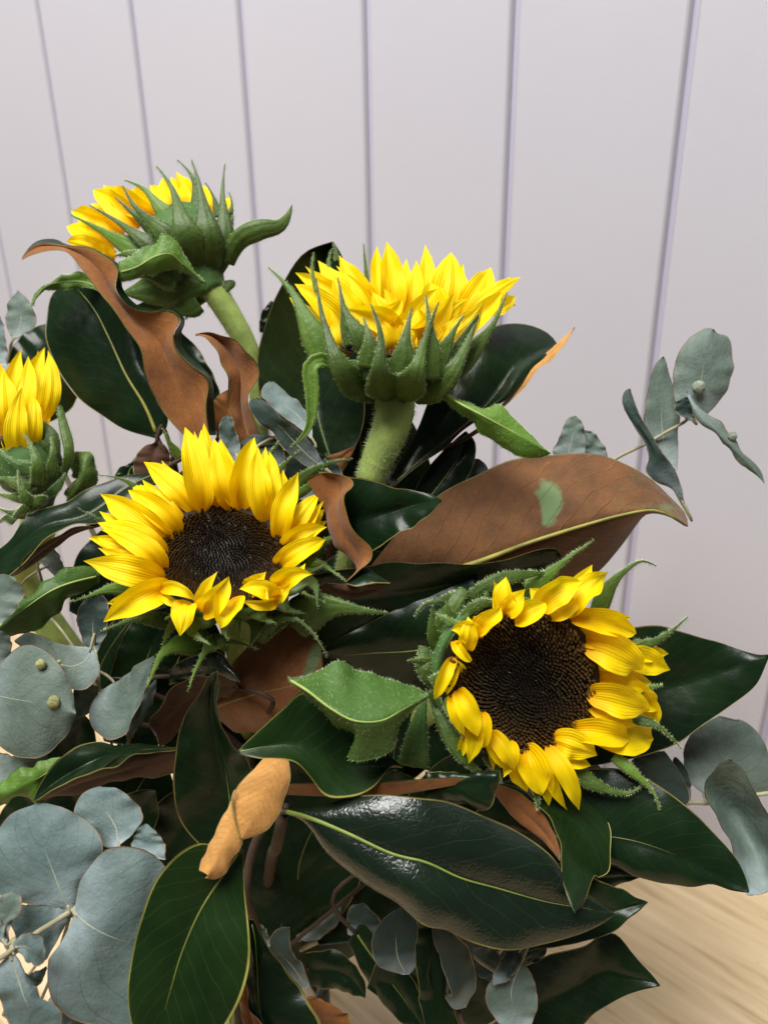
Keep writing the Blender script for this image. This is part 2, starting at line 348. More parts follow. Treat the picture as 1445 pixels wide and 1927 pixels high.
PROF = {'petal': [(0, .14), (.05, .42), (.13, .70), (.36, 1), (.52, .95), (.68, .74), (.82, .43), (.93, .16), (1, .012)],
        'bractb': [(0, .42), (.12, .8), (.25, 1), (.35, .84), (.45, .54), (.56, .31), (.75, .14), (1, .02)],
        'bract': [(0, .85), (.15, 1), (.30, .90), (.44, .56), (.58, .31), (.78, .14), (1, .02)],
        'lance': [(0, .55), (.25, .9), (.45, 1), (.65, .75), (.85, .35), (1, .03)],
        'round': [(0, .12), (.05, .42), (.15, .72), (.35, .98), (.55, 1), (.75, .86), (.9, .55), (.97, .28), (1, .05)],
        'spike': [(0, 1), (.3, .8), (.6, .5), (.85, .25), (1, .04)]}
HAIR = {}
def strip(parent, name, fr, pts, d, hw, prof='petal', mats=('petal',), nref=None, roll=(0, 0), cup=.25, ridge=.05, n=18, m=10, thick=0., wob=.0, curl=0., fold=0.):
    """petal / bract: a tapering ribbon along a traced centre line, hw = half width in frame pixels"""
    P = catmull(c(fr, pts, d) if isinstance(fr, str) else pts, n); s_ = FR[fr][2] if isinstance(fr, str) else 1.
    vs = np.linspace(0, 1, n); dist = (P-C0)@FW
    pr = np.array(PROF[prof]); wv = np.interp(vs, pr[:, 0], pr[:, 1])
    wv = np.convolve(np.pad(wv, 1, mode='edge'), [.2, .6, .2], 'valid'); wv[-1] = pr[-1, 1]*.6
    wv = wv*hw/s_*dist/F
    T = np.gradient(P, axis=0); T /= np.linalg.norm(T, axis=1, keepdims=True)+1e-12
    view = (C0-P)/np.linalg.norm(C0-P, axis=1, keepdims=True)
    nr = view if nref is None else np.repeat(nref[None], n, 0)
    nr = nr-T*np.sum(nr*T, 1, keepdims=True); nr /= np.linalg.norm(nr, axis=1, keepdims=True)+1e-9
    sd = np.cross(T, nr); ra = np.radians(np.interp(vs, np.linspace(0, 1, len(roll)), roll))[:, None]
    s2 = sd*np.cos(ra)+nr*np.sin(ra); n2 = nr*np.cos(ra)-sd*np.sin(ra)
    us = np.linspace(0, 1, m+1); U = (us*2-1)[None, :, None]; w3 = wv[:, None, None]
    ph = rng.random(4)*6
    prof_n = fold*(np.abs(U)-.5)+cup*U**2+ridge*np.cos(U*math.pi*3)*(1-.4*U**2)+wob*np.sin(vs*9+ph[0])[:, None, None]*U+wob*.6*np.sin(vs*17+ph[1])[:, None, None]*U**2
    cl = 1-curl*U**2*.5
    G = P[:, None]+s2[:, None]*U*w3*cl+n2[:, None]*w3*prof_n
    uu, vv = np.meshgrid(us, vs); uv = np.stack([uu.ravel(), vv.ravel()], 1)
    Nn = grid_normals(G)
    if thick:
        sg = np.sign(np.sum(Nn*n2[:, None])); tp = np.minimum(1, (1-np.abs(U))*6+.15)
        A = G+Nn*sg*thick*.5*tp; B = G-Nn*sg*thick*.5*tp
    k = m+1; faces = []
    for i in range(n-1):
        for j in range(m):
            q = (i*k+j, i*k+j+1, (i+1)*k+j+1, (i+1)*k+j); faces.append(q)
    if thick:
        off = n*k; verts = np.concatenate([A.reshape(-1, 3), B.reshape(-1, 3)]); faces += [tuple(x+off for x in reversed(q)) for q in faces]
        ring = list(range(k))+[i*k+k-1 for i in range(1, n)]+[(n-1)*k+j for j in range(k-2, -1, -1)]+[i*k for i in range(n-2, 0, -1)]
        faces += [(b_, a, a+off, b_+off) for a, b_ in zip(ring, ring[1:]+ring[:1])]
        uv = np.concatenate([uv, uv])
    else: verts = G.reshape(-1, 3)
    o = mesh(name, verts, faces, mats, parent, None, uv)
    return o, G, Nn*np.sign(np.sum(Nn*view[:, None]))
def hairs(parent, items, length=.0013, rad=.00008, name='hairs', mt='hair'):
    """items: (G grid, normals, count, edge_bias) -> one joined mesh of fine hairs"""
    vs, fs = [], []
    for G, Nn, cnt, eb in items:
        n, mm = G.shape[:2]; iw = rng.integers(0, n-1, cnt); jw = rng.integers(0, mm-1, cnt)
        if eb:
            e = rng.random(cnt) < eb; jw = np.where(e, np.where(rng.random(cnt) < .5, 0, mm-2), jw)
        a = rng.random((cnt, 1)); b_ = rng.random((cnt, 1))
        p = G[iw, jw]*(1-a)*(1-b_)+G[iw+1, jw]*a*(1-b_)+G[iw, jw+1]*(1-a)*b_+G[iw+1, jw+1]*a*b_
        nn = Nn[iw, jw]
        if eb:
            out = G[iw, jw]-G[iw, mm//2]; out /= np.linalg.norm(out, axis=1, keepdims=True)+1e-9
            nn = np.where(e[:, None], nn*.4+out, nn)
        dr = nn+rng.normal(0, .35, (cnt, 3)); dr /= np.linalg.norm(dr, axis=1, keepdims=True)
        L = length*(.5+rng.random((cnt, 1))*.8); s = np.cross(dr, rng.normal(size=(cnt, 3))); s /= np.linalg.norm(s, axis=1, keepdims=True); t = np.cross(dr, s)
        b0 = len(vs)*0+sum(len(x) for x in vs)
        q = np.stack([p+s*rad, p-s*rad*.5+t*rad*.87, p-s*rad*.5-t*rad*.87, p+dr*L+V3(0, 0, -1)*L*.12], 1).reshape(-1, 3); vs.append(q)
        for i in range(cnt):
            k = b0+4*i; fs += [(k, k+1, k+3), (k+1, k+2, k+3), (k+2, k, k+3)]
    return mesh(name, np.concatenate(vs), fs, [mt], parent, kind='stuff')

# ------------------------------------------------------------------ wall of painted boards, table top
D_W, YAW, BW, BOFF = 0.654, math.radians(-28.95), 0.17586, -0.54097
we = V3(math.cos(YAW), math.sin(YAW), 0); wn = V3(math.sin(YAW), -math.cos(YAW), 0)
def wall_mat():
    m, nt, b = mat('lilac_wall_paint'); ob, u, v = coords(nt)
    n1 = noise(nt, ob, 3, 3); n2 = noise(nt, ob, 70, 4)
    col = ramp(nt, n1, [(.3, (.448, .436, .486)), (.7, (.474, .462, .508))])
    sm = N(nt, 'ShaderNodeMapping'); sm.inputs['Scale'].default_value = (160, 160, 5); nt.links.new(ob, sm.inputs[0]); br = noise(nt, sm.outputs[0], 1.0, 4)
    sf = N(nt, 'ShaderNodeMapRange', i_1=.66, i_2=.80); nt.links.new(noise(nt, ob, 14, 8, .75), sf.inputs[0])
    col = mix(nt, mth(nt, 'MULTIPLY', sf.outputs[0], .22), col, (.36, .34, .37))
    nt.links.new(col, b.inputs['Base Color']); b.inputs['Roughness'].default_value = .5; b.inputs['Specular IOR Level'].default_value = .3
    c1 = bump(nt, None, n2, .12, .001); c1 = bump(nt, None, br, .10, .0008, c1); bump(nt, b, noise(nt, ob, 420, 3), .08, .0006, c1); return m
def groove_mat():
    m, nt, b = mat('lilac_groove_shade'); b.inputs['Base Color'].default_value = (.40, .37, .47, 1); b.inputs['Roughness'].default_value = .6; return m  # groove shade and bounced light painted in as a darker, purpler tone
MT['wall'] = wall_mat(); MT['groove'] = groove_mat()
ZT = 1.5
wo = D_W*V3(0, 1, 0)
bmat = None
k0, k1 = -17, 13
ta, tb = (k0*BW+BOFF)*D_W, ((k1)*BW+BOFF)*D_W
def wp(t, dep, z): return wo+we*t+wn*dep+V3(0, 0, z)
p = [wp(ta, -.0045, 0), wp(tb, -.0045, 0), wp(tb, -.0045, ZT), wp(ta, -.0045, ZT), wp(ta, -.03, 0), wp(tb, -.03, 0), wp(tb, -.03, ZT), wp(ta, -.03, ZT)]
wall = mesh('wall', p, [(0, 1, 2, 3), (5, 4, 7, 6), (4, 0, 3, 7), (1, 5, 6, 2), (3, 2, 6, 7), (4, 5, 1, 0)], ['groove'], smooth=False, kind='structure')
BWm = BW*D_W
def board(k):
    t0 = (k*BW+BOFF)*D_W; prof = [(.0018, -.0043), (.0020, -.0030), (.0034, -.0008), (.0048, 0)]
    pr = prof+[(BWm-a, b_) for a, b_ in reversed(prof)]
    vs = [wp(t0+a, b_, z) for z in (0.0005, ZT) for a, b_ in pr]; n = len(pr)
    fs = [(i, i+1, n+i+1, n+i) for i in range(n-1)]+[tuple(range(n, 2*n))]
    o = mesh('board', vs, fs, ['wall'], wall, smooth=False)
for k in range(k0, k1): board(k)
GRAIN = 43.
def table_mat():
    m, nt, b = mat('pale_table_wood'); t = N(nt, 'ShaderNodeTexCoord'); mp = N(nt, 'ShaderNodeMapping')
    mp.inputs['Rotation'].default_value = (0, 0, math.radians(GRAIN)); nt.links.new(t.outputs['Object'], mp.inputs[0])
    st = N(nt, 'ShaderNodeMapping'); st.inputs['Scale'].default_value = (4, 55, 1); nt.links.new(mp.outputs[0], st.inputs[0])
    g = noise(nt, st.outputs[0], 2.0, 6, .62)
    st2 = N(nt, 'ShaderNodeMapping'); st2.inputs['Scale'].default_value = (14, 240, 1); nt.links.new(mp.outputs[0], st2.inputs[0]); g2 = noise(nt, st2.outputs[0], 1.5, 4)
    col = ramp(nt, g, [(.34, (.40, .28, .15)), (.45, (.58, .44, .26)), (.7, (.72, .58, .38))])
    sp = N(nt, 'ShaderNodeMapRange', i_1=.70, i_2=.78); nt.links.new(noise(nt, t.outputs['Object'], 55, 3), sp.inputs[0])
    col = mix(nt, mth(nt, 'MULTIPLY', g2, .55), col, (.46, .33, .18)); col = mix(nt, mth(nt, 'MULTIPLY', sp.outputs[0], .45), col, (.22, .15, .10))
    nt.links.new(col, b.inputs['Base Color']); b.inputs['Roughness'].default_value = .55; b.inputs['Specular IOR Level'].default_value = .3
    bump(nt, b, g2, .2, .001); return m
MT['table'] = table_mat()
q = [wp(ta, .001, 0), wp(tb, .001, 0), V3(tb*.9, -.35, 0)+V3(.1, 0, 0), V3(ta, -.35, 0)]
q = [V3(*x[:2], 0) for x in q]; q2 = [x-V3(0, 0, .035) for x in q]
mesh('table_top', q+q2, [(3, 2, 1, 0), (4, 5, 6, 7), (0, 1, 5, 4), (1, 2, 6, 5), (2, 3, 7, 6), (3, 0, 4, 7)], ['table'], smooth=False, kind='structure')

# ------------------------------------------------------------------ glass jar that holds the stems
JX, JY, JR, JH = -0.085, 0.335, 0.046, 0.10
def glass_mat():
    m, nt, b = mat('clear_glass'); b.inputs['Base Color'].default_value = (.95, .98, .97, 1); b.inputs['Roughness'].default_value = .03
    b.inputs['Transmission Weight'].default_value = 1; b.inputs['IOR'].default_value = 1.45; return m
MT['glass'] = glass_mat()
prof = [(0, .004), (JR*.9, .004), (JR-.003, .010), (JR-.003, JH), (JR-.0015, JH+.0015), (JR, JH), (JR, .006), (JR-.004, .0005), (0, .0005)]
vs, fs, sd = [], [], 48
for r_, z in prof:
    for j in range(sd):
        a = 2*math.pi*j/sd; vs.append((JX+max(r_, 1e-4)*math.cos(a), JY+max(r_, 1e-4)*math.sin(a), z))
for i in range(len(prof)-1):
    for j in range(sd): k = (j+1) % sd; fs.append((i*sd+j, (i+1)*sd+j, (i+1)*sd+k, i*sd+k))
jar = mesh('glass_jar', vs, fs, ['glass'])
jar['label'] = 'clear glass jar on the wooden table holding the bouquet stems'; jar['category'] = 'jar'
_sc = [0]
def foot():
    """next free spot for a stem end inside the jar"""
    i = _sc[0]; _sc[0] += 1; r_ = (JR-.012)*math.sqrt((i+.5)/22); a = i*2.39996
    return V3(JX+r_*math.cos(a), JY+r_*math.sin(a), .0075)
def stem_path(top, tdir, ft, lean=.35):
    """points from a plant's node down through the jar mouth to its floor"""
    mouth = V3(JX, JY, JH+.012)*1+(ft-V3(JX, JY, .0075))*.6*V3(1, 1, 0)
    a = top+tdir*.035; b_ = mouth+(a-mouth)*.35+V3(0, .012, .012)
    return [top, a, (a+b_)/2+V3(0, .01, .005), b_, mouth, ft+(mouth-ft)*.3, ft]

# ------------------------------------------------------------------ sunflowers
BG = 'cut sunflowers in the bouquet'
ALT = [0]
def flower(label, fr, ctr, d0, gx, gy):
    ft = foot(); o = thing('sunflower', label, 'sunflower', ft, BG)
    k = d0/F/FR[fr][2]
    return dict(o=o, fr=fr, c=ctr, d0=d0, gx=gx, gy=gy, k=k, ft=ft, hair=[])
def pdep(f, p, extra=0.): return f['d0']+f['gx']*(p[0]-f['c'][0])*f['k']+f['gy']*(f['c'][1]-p[1])*f['k']+extra
def petals(f, rows, lift=-.001, extra=True, ws=.90):
    allr = []
    for i, r_ in enumerate(rows):
        r_ = list(r_)+[0, 0., 0, 0., .28][len(r_)-3:]
        L = math.hypot(r_[1][0]-r_[0][0], r_[1][1]-r_[0][1])
        if extra and L*f['k'] > .016:        # narrower petal of the outer whorl, half hidden behind this one
            s_ = rng.choice([-1, 1]); nx, ny = -(r_[1][1]-r_[0][1])/L, (r_[1][0]-r_[0][0])/L; g = s_*r_[2]*(.55+.3*rng.random())
            q = list(r_); q[0] = (r_[0][0]+nx*g*.5, r_[0][1]+ny*g*.5); sc = .84+.12*rng.random()
            q[1] = (r_[0][0]+(r_[1][0]-r_[0][0])*sc+nx*g*1.15, r_[0][1]+(r_[1][1]-r_[0][1])*sc+ny*g*1.15); q[2] = r_[2]*.66; q[6] = r_[6]+.0028; q[3] = -r_[3]
            allr.append(q)
        allr.append(r_)
    for i, r_ in enumerate(allr):
        (bx, by), (tx, ty), hw, bend, dd, roll, z, cup = r_
        hw = hw*ws
        b0 = pdep(f, (bx, by), lift+z+rng.normal()*.0004); L = math.hypot(tx-bx, ty-by); nx, ny = -(ty-by)/L, (tx-bx)/L
        q = [(bx, by), (bx+(tx-bx)*.35+nx*bend*L*.8, by+(ty-by)*.35+ny*bend*L*.8), (bx+(tx-bx)*.7+nx*bend*L*.7, by+(ty-by)*.7+ny*bend*L*.7), (tx, ty)]
        bow = L*f['k']*.16
        ds = [b0+.0028, b0+dd*.35-bow, b0+dd*.7-bow*.9, b0+dd+rng.normal()*.002]
        strip(f['o'], 'petal', f['fr'], q, ds, hw, 'petal', ('petal',), roll=(roll, roll*.6+rng.normal()*9, rng.normal()*22), cup=cup*(.7+.8*rng.random()), ridge=.045, wob=.20, fold=float(rng.choice([.1, .4, .65, -.3])), n=26, m=16)
def bracts(f, rows, mt='bract', prof='bract', hair=140):
    for r_ in rows:
        pts, hw, d = r_[:3]; m_ = r_[3] if len(r_) > 3 else mt; pf = r_[4] if len(r_) > 4 else prof; cup = r_[5] if len(r_) > 5 else -.24
        ds = [f['d0']+x for x in np.atleast_1d(d)]
        o, G, Nn = strip(f['o'], 'bract', f['fr'], pts, ds, hw, pf, (m_,), cup=cup, ridge=.075, n=20, m=8, thick=.0006, wob=.06, roll=(rng.normal()*6, rng.normal()*10))
        if hair: f['hair'].append((G, Nn, int(hair*1.1*(.5+hw/60)), .8))
def disc(f, rx, ry, rot=0., nfl=900, dish=.004, spec=60):
    """seed disc: shallow dish plus spirally set florets, in the flower's own plane"""
    cx, cy = f['c']; fr = f['fr']; s_ = FR[fr][2]
    O = W(*px(fr, (cx, cy)), f['d0'])
    def at(p): return W(*px(fr, p), pdep(f, p))
    cr, sr = math.cos(rot), math.sin(rot)
    ex = at((cx+rx*cr, cy+rx*sr))-O; ey = at((cx-ry*sr, cy+ry*cr))-O
    nn = nz(np.cross(ex, ey)); nn = nn if nn.dot(C0-O) > 0 else -nn
    def pt(r_, a, h=0.): return O+ex*r_*math.cos(a)+ey*r_*math.sin(a)+nn*(h-dish*(1-r_*r_)+.0012)
    vs = [pt(0, 0, -.001)]; fs = []; R_, A_ = 10, 48
    for i in range(1, R_+1):
        for j in range(A_): vs.append(pt(1.14*i/R_, 2*math.pi*j/A_, -.001))
    for j in range(A_): fs.append((0, 1+j, 1+(j+1) % A_))
    for i in range(R_-1):
        for j in range(A_): k = (j+1) % A_; fs.append((1+i*A_+j, 1+(i+1)*A_+j, 1+(i+1)*A_+k, 1+i*A_+k))
    dk = mesh('seed_disc', vs, fs, ['disc'], f['o'])
    vs, fs, uv = [], [], []; rad = (np.linalg.norm(ex)+np.linalg.norm(ey))/2; sp = rad*math.sqrt(math.pi/nfl)*.62
    for i in range(nfl):
        r_ = math.sqrt((i+.5)/nfl)*1.05; a = i*2.39996323+rng.normal()*.006/(r_+.1); r_ += rng.normal()*.003
        if r_ > .93 and rng.random() < .15: continue
        base = pt(r_, a); er = nz(pt(r_+.05, a)-base); et = nz(np.cross(nn, er)); s = sp*(.55+.45*r_)*(.9+.2*rng.random())
        h = (.0010+.0014*r_+(.0010 if r_ < .45 else 0))*(.8+.4*rng.random()); lean = -er*h*(.45 if r_ > .5 else .2)
        b0 = len(vs); vs += [base+er*s, base+et*s*.8, base-er*s, base-et*s*.8]
        top = base+nn*h*(.75+.5*rng.random())+lean+(er*rng.normal()+et*rng.normal())*s*.10; q = s*(.55 if r_ > .5 else .3); vs += [top+er*q, top+et*q*.8, top-er*q, top-et*q*.8, top-nn*h*.3]
        uv += [(r_, 0)]*4+[(r_, 1)]*4+[(r_, 0)]
        for j in range(4):
            k = (j+1) % 4; fs += [(b0+j, b0+k, b0+4+k, b0+4+j), (b0+4+j, b0+4+k, b0+8)]
    mesh('florets', vs, fs, ['floret'], dk, None, np.array(uv), smooth=False, kind='stuff')
    # fine pale bristles among the florets
    P = np.array([pt(math.sqrt(rng.random())*.85, rng.random()*6.28, .001) for _ in range(spec)]); G = np.repeat(P[:, None], 2, 1); 
    vs, fs = [], []
    for p_ in P:
        dr = nz(nn+rng.normal(0, .5, 3)); s = nz(np.cross(dr, rng.normal(size=3)))*.00006; k = len(vs)
        vs += [p_+s, p_-s, p_+np.cross(s, dr), p_+dr*.0018]; fs += [(k, k+1, k+3), (k+1, k+2, k+3), (k+2, k, k+3)]
    mesh('bristles', vs, fs, ['hair'], dk, kind='stuff')
    return O, nn, ex, ey
def fstem(f, pts3, rad, hair=900, mt='sstem', hl=.0016):
    o, G, Nn = tube('stem', pts3, rad, [mt], f['o'], n=60, sides=18, raw=True)
    k = 22; hairs(f['o'], [(np.concatenate([G[:k], G[:k, :1]], 1), np.concatenate([Nn[:k], Nn[:k, :1]], 1), hair*2, 0)], hl)
def body(f, pts, ds, rad, mt='body', hair=500, n=20):
    P = c(f['fr'], pts, ds); R_ = [r_*f['k'] for r_ in rad]
    o, G, Nn = tube('calyx', P, R_, [mt], f['o'], n=n, sides=30, raw=True)
    if hair: f['hair'].append((G, Nn, hair, 0))
def done(f, length=.0012):
    if f['hair']: hairs(f['o'], f['hair'], length)
def sleaf(f, curves, mt='sleaf', **k):
    o, G, Nf = leaf(f['o'], curves, 'top', (mt, mt, mt), midmat='sstem', mr=k.pop('mr', .0006), thick=.0005, teeth=k.pop('teeth', .0006), wavy=k.pop('wavy', .0011), crease=k.pop('crease', .5), **k)
    f['hair'].append((G, Nf, 800, .5)); return o

# -- the open flower with petals raised round its dark disc (middle)
f1 = flower('open sunflower with pointed raised petals beside the brown curled leaf, its stem hidden', 'D', (655, 655), .342, 0, .80)
O, nn, ex, ey = disc(f1, 262, 203, 0, 1100, .005, 40)
petals(f1, [  # base, tip, half width, bend, tip depth, roll, z
    ((625, 445), (582, 82), 52, 0, .010, 0, .003), ((925, 500), (922, 285), 34, 0, .008, 0, .004), ((505, 545), (268, 348), 58, .03, .008, 0, .004),
    ((430, 640), (38+42, 575), 52, -.02, .004, 0, .004), ((935, 590), (1102, 395+60), 48, .02, .008, 0, .004), ((560, 480), (322, 250), 62, .06, .006, 0, .002),
    ((735, 455), (655, 150), 55, -.05, .006, 0, .001), ((930, 590), (1082, 384), 50, -.05, .006, 0, .001), ((905, 590), (990, 293), 58, -.06, .006, 0, -.0005),
    ((575, 470), (500, 100), 72, .04, .004, 0, -.001), ((690, 460), (625, 150), 60, .02, .004, 0, -.001), ((745, 460), (800, 143), 64, -.07, .004, 0, -.001),
    ((850, 510), (815, 185), 62, -.05, .003, 0, -.002), ((450, 610), (135, 388), 66, .03, .003, 0, .001), ((480, 560), (255, 372), 62, .05, .002, 0, -.001),
    ((425, 660), (124, 513), 74, .05, .002, 0, -.001), ((420, 720), (150, 545), 60, .12, .001, 0, -.003), ((925, 620), (1112, 532), 52, -.10, .003, 0, -.001),
    ((895, 705), (1102, 585), 56, -.06, .001, 0, -.002), ((415, 760), (62, 678), 76, .02, -.002, 0, -.002), ((440, 790), (148, 942), 72, .06, -.006, 0, -.001),
    ((900, 790), (1050, 735), 56, -.18, -.004, 0, -.003), ((395, 800), (545, 850), 36, -.16, -.004, 20, -.006),
    ((505, 850), (478, 1003), 66, 0, -.008, 0, -.004, .5), ((580, 905), (690, 745), 62, .05, -.003, 25, -.004, .3), ((690, 845), (655, 968), 74, 0, -.008, 0, -.007, .6),
    ((900, 830), (735, 800), 48, .12, -.003, 30, -.004, .4), ((800, 770), (862, 850), 40, .06, -.006, -20, -.008, .6), ((770, 800), (850, 725), 50, .1, -.002, 10, -.002), ((880, 850), (960, 770), 40, 0, -.002, 0, .001)])
bracts(f1, [
    ([(570, 1040), (470, 1040), (400, 1080), (370, 1140), (332, 1237)], 52, [.006, -.006, -.012, -.014, -.016], 'bract_l'),
    ([(690, 1040), (610, 1030), (575, 1090), (540, 1160), (514, 1246)], 34, [.004, -.010, -.014, -.016, -.018], 'bract_l'),
    ([(590, 1050), (640, 1025), (720, 1030), (818, 1060)], 34, [0, -.008, -.008, -.010]),
    ([(820, 1030), (870, 955), (955, 920), (1040, 975), (1116, 1095)], 30, [.004, -.006, -.012, -.014, -.016]),
    ([(960, 960), (1060, 890), (1180, 880), (1280, 895), (1380, 903)], 92, [.004, .0, -.003, -.004, -.004]),
    ([(890, 850), (960, 795), (1030, 825), (1115, 862)], 26, [.006, -.002, -.006, -.008], 'bract_l'),
    ([(1000, 690), (1080, 690), (1140, 725), (1203, 772)], 26, [.012, .008, .006, .004], 'bract_l'),
    ([(1040, 680), (1100, 600), (1160, 565), (1212, 530)], 34, [.016, .012, .010, .008]),
    ([(960, 390), (1050, 295), (1130, 255), (1225, 238)], 40, [.024, .020, .018, .018]), ([(980, 400), (1060, 335), (1100, 275), (1113, 213)], 20, [.022, .017, .015, .014]),
    ([(870, 330), (930, 260), (1000, 197)], 18, [.028, .025, .024]), ([(830, 270), (880, 200), (914, 153)], 18, [.028, .025, .024]),
    ([(480, 230), (430, 160), (404, 103)], 20, [.026, .023, .022]), ([(330, 400), (240, 330), (130, 308)], 14, [.022, .019, .019]), ([(200, 545), (120, 495), (34, 448)], 13, [.018, .014, .013]),
    ([(270, 800), (170, 800), (80, 832), (4, 856)], 28, [.012, .006, .004, .002], 'bract_l'), ([(450, 950), (310, 925), (220, 950), (132, 988)], 38, [.006, -.002, -.004, -.006]),
    ([(470, 920), (435, 975), (401, 1050)], 20, [-.004, -.008, -.010], 'bract_l', 'spike'), ([(735, 880), (736, 950), (737, 1012)], 11, [-.008, -.010, -.010], 'bract_l', 'spike'),
    ([(520, 900), (560, 980), (640, 1030)], 60, [.002, 0, -.002]), ([(800, 860), (810, 950), (780, 1040)], 95, [.003, -.002, -.003], 'bract', 'bract', -.2), ([(930, 880), (900, 960), (850, 1020)], 50, [.004, 0, -.002])])
rr = V3(0, 0, 0)+O-nn*.006
def rim_body(f, O, nn, ex, ey, sc=(.5, 1.10, 1.17, 1.19, 1.02, .62, .22), hh=(.004, .002, .001, .007, .015, .023, .031), mt='body', hair=700):
    vs, fs, A_ = [], [], 40; e1 = nz(ex); e2 = nz(ey)
    for s_, h in zip(sc, hh):
        for j in range(A_):
            a = 2*math.pi*j/A_; vs.append(O+(ex*math.cos(a)+ey*math.sin(a))*s_-nn*h)
    for i in range(len(sc)-1):
        for j in range(A_): k = (j+1) % A_; fs.append((i*A_+j, i*A_+k, (i+1)*A_+k, (i+1)*A_+j))
    fs.append(tuple((len(sc)-1)*A_+j for j in range(A_)))
    mesh('calyx', vs, fs, [mt], f['o'])
    G = np.array(vs).reshape(len(sc), A_, 3); ctr = G.mean(1, keepdims=True); Nn = G-ctr; Nn /= np.linalg.norm(Nn, axis=2, keepdims=True)
    f['hair'].append((G, Nn, hair, 0)); return O-nn*hh[-1]
def involucre(f, O, nn, ex, ey, n=18, h=.006, r0=.85, r1=1.75, hw=.0075, hair=60):
    """ring of green bracts behind the petals"""
    for i in range(n):
        a = 2*math.pi*(i+.4*rng.random())/n; e = ex*math.cos(a)+ey*math.sin(a); t = nz(np.cross(nn, e)); L = r1*(.88+.2*rng.random())
        P = np.array([O+e*r0-nn*h*1.3, O+e*(r0+(L-r0)*.35)-nn*h, O+e*(r0+(L-r0)*.7)+t*rng.normal()*.002-nn*h*.7, O+e*L+t*rng.normal()*.004-nn*(h*.6+rng.normal()*.001)])
        d_ = (P[1]-C0)@FW
        o, G, Nn = strip(f['o'], 'bract', None, P, None, hw*F/d_, 'bract', ('bract',), nref=nn, cup=-.2, ridge=.04, n=16, m=8, thick=.0006, wob=.06)
        f['hair'].append((G, Nn, hair, .8))
involucre(f1, O, nn, ex, ey)
nk = rim_body(f1, O, nn, ex, ey)
fstem(f1, stem_path(nk+nn*.004, nz(-nn*.7+V3(0, .1, -.7)), f1['ft']), [.0085, .0065, .006, .0055, .005], 300); done(f1)

# -- the flower turned to the right at the lower right
f2 = flower('sunflower turned sideways toward the wall, large black-brown disc, hairy green bracts on one side', 'E', (545, 583), .325, .42, -.16)
O, nn, ex, ey = disc(f2, 246, 246, 0, 1250, .004, 60)
petals(f2, [
    ((820, 380), (942, 352), 32, 0, .004, 0, .004), ((755, 430), (930, 425), 50, 0, .004, 0, .003), ((790, 520), (960, 500), 44, 0, .004, 0, .004), ((890, 490), (1088, 545), 58, -.03, .006, 0, .004), ((940, 650), (1012, 760), 48, -.30, .004, 0, .005), ((860, 560), (1050, 690), 55, 0, .006, 0, .005), ((760, 740), (1027, 797), 80, .03, .006, 0, .004),
    ((800, 590), (1020, 590), 60, .03, .004, 0, .003), ((720, 350), (965, 412), 52, -.05, .006, 0, .001), ((690, 345), (862, 187), 62, -.04, .002, 0, .001), ((610, 320), (762, 222), 60, -.12, .002, 0, -.002), ((650, 330), (575, 245), 52, .05, .001, 0, 0),
    ((770, 450), (985, 545), 78, -.09, .003, 0, -.002), ((785, 635), (1014, 695), 68, -.06, .003, 0, -.002), ((715, 770), (940, 800), 56, -.05, .002, 0, -.001), ((660, 800), (822, 857), 66, -.05, .001, 0, -.003),
    ((635, 820), (756, 1058), 40, -.07, -.001, 0, -.003), ((600, 830), (645, 1045), 36, -.03, 0, 0, -.001), ((545, 825), (618, 1002), 66, -.06, -.001, 0, -.001), ((490, 800), (480, 938), 40, -.12, -.001, 0, -.002), ((430, 770), (520, 910), 38, -.06, -.001, 0, -.004),
    ((375, 740), (352, 888), 38, -.04, -.001, 0, -.003), ((405, 700), (400, 830), 34, -.05, -.001, 0, -.005), ((310, 620), (385, 790), 46, -.05, -.001, 0, -.004), ((300, 500), (228, 655), 30, .04, .001, 0, -.002), ((335, 560), (290, 500), 24, 0, -.001, 0, -.001),
    ((370, 420), (290, 400), 52, .2, -.001, 30, -.003, .6), ((330, 470), (350, 350), 46, .1, -.001, -30, -.005, .5), ((300, 440), (365, 512), 22, .12, -.002, 0, -.006), ((390, 400), (468, 312), 44, .08, -.001, 25, -.004, .5), ((420, 390), (370, 350), 34, 0, -.001, 0, -.003),
    ((500, 345), (490, 205), 52, -.10, -.001, 20, -.003, .5), ((480, 330), (560, 250), 44, .1, -.002, -20, -.005, .6), ((520, 350), (632, 300), 50, .08, -.002, 0, -.005, .4)])
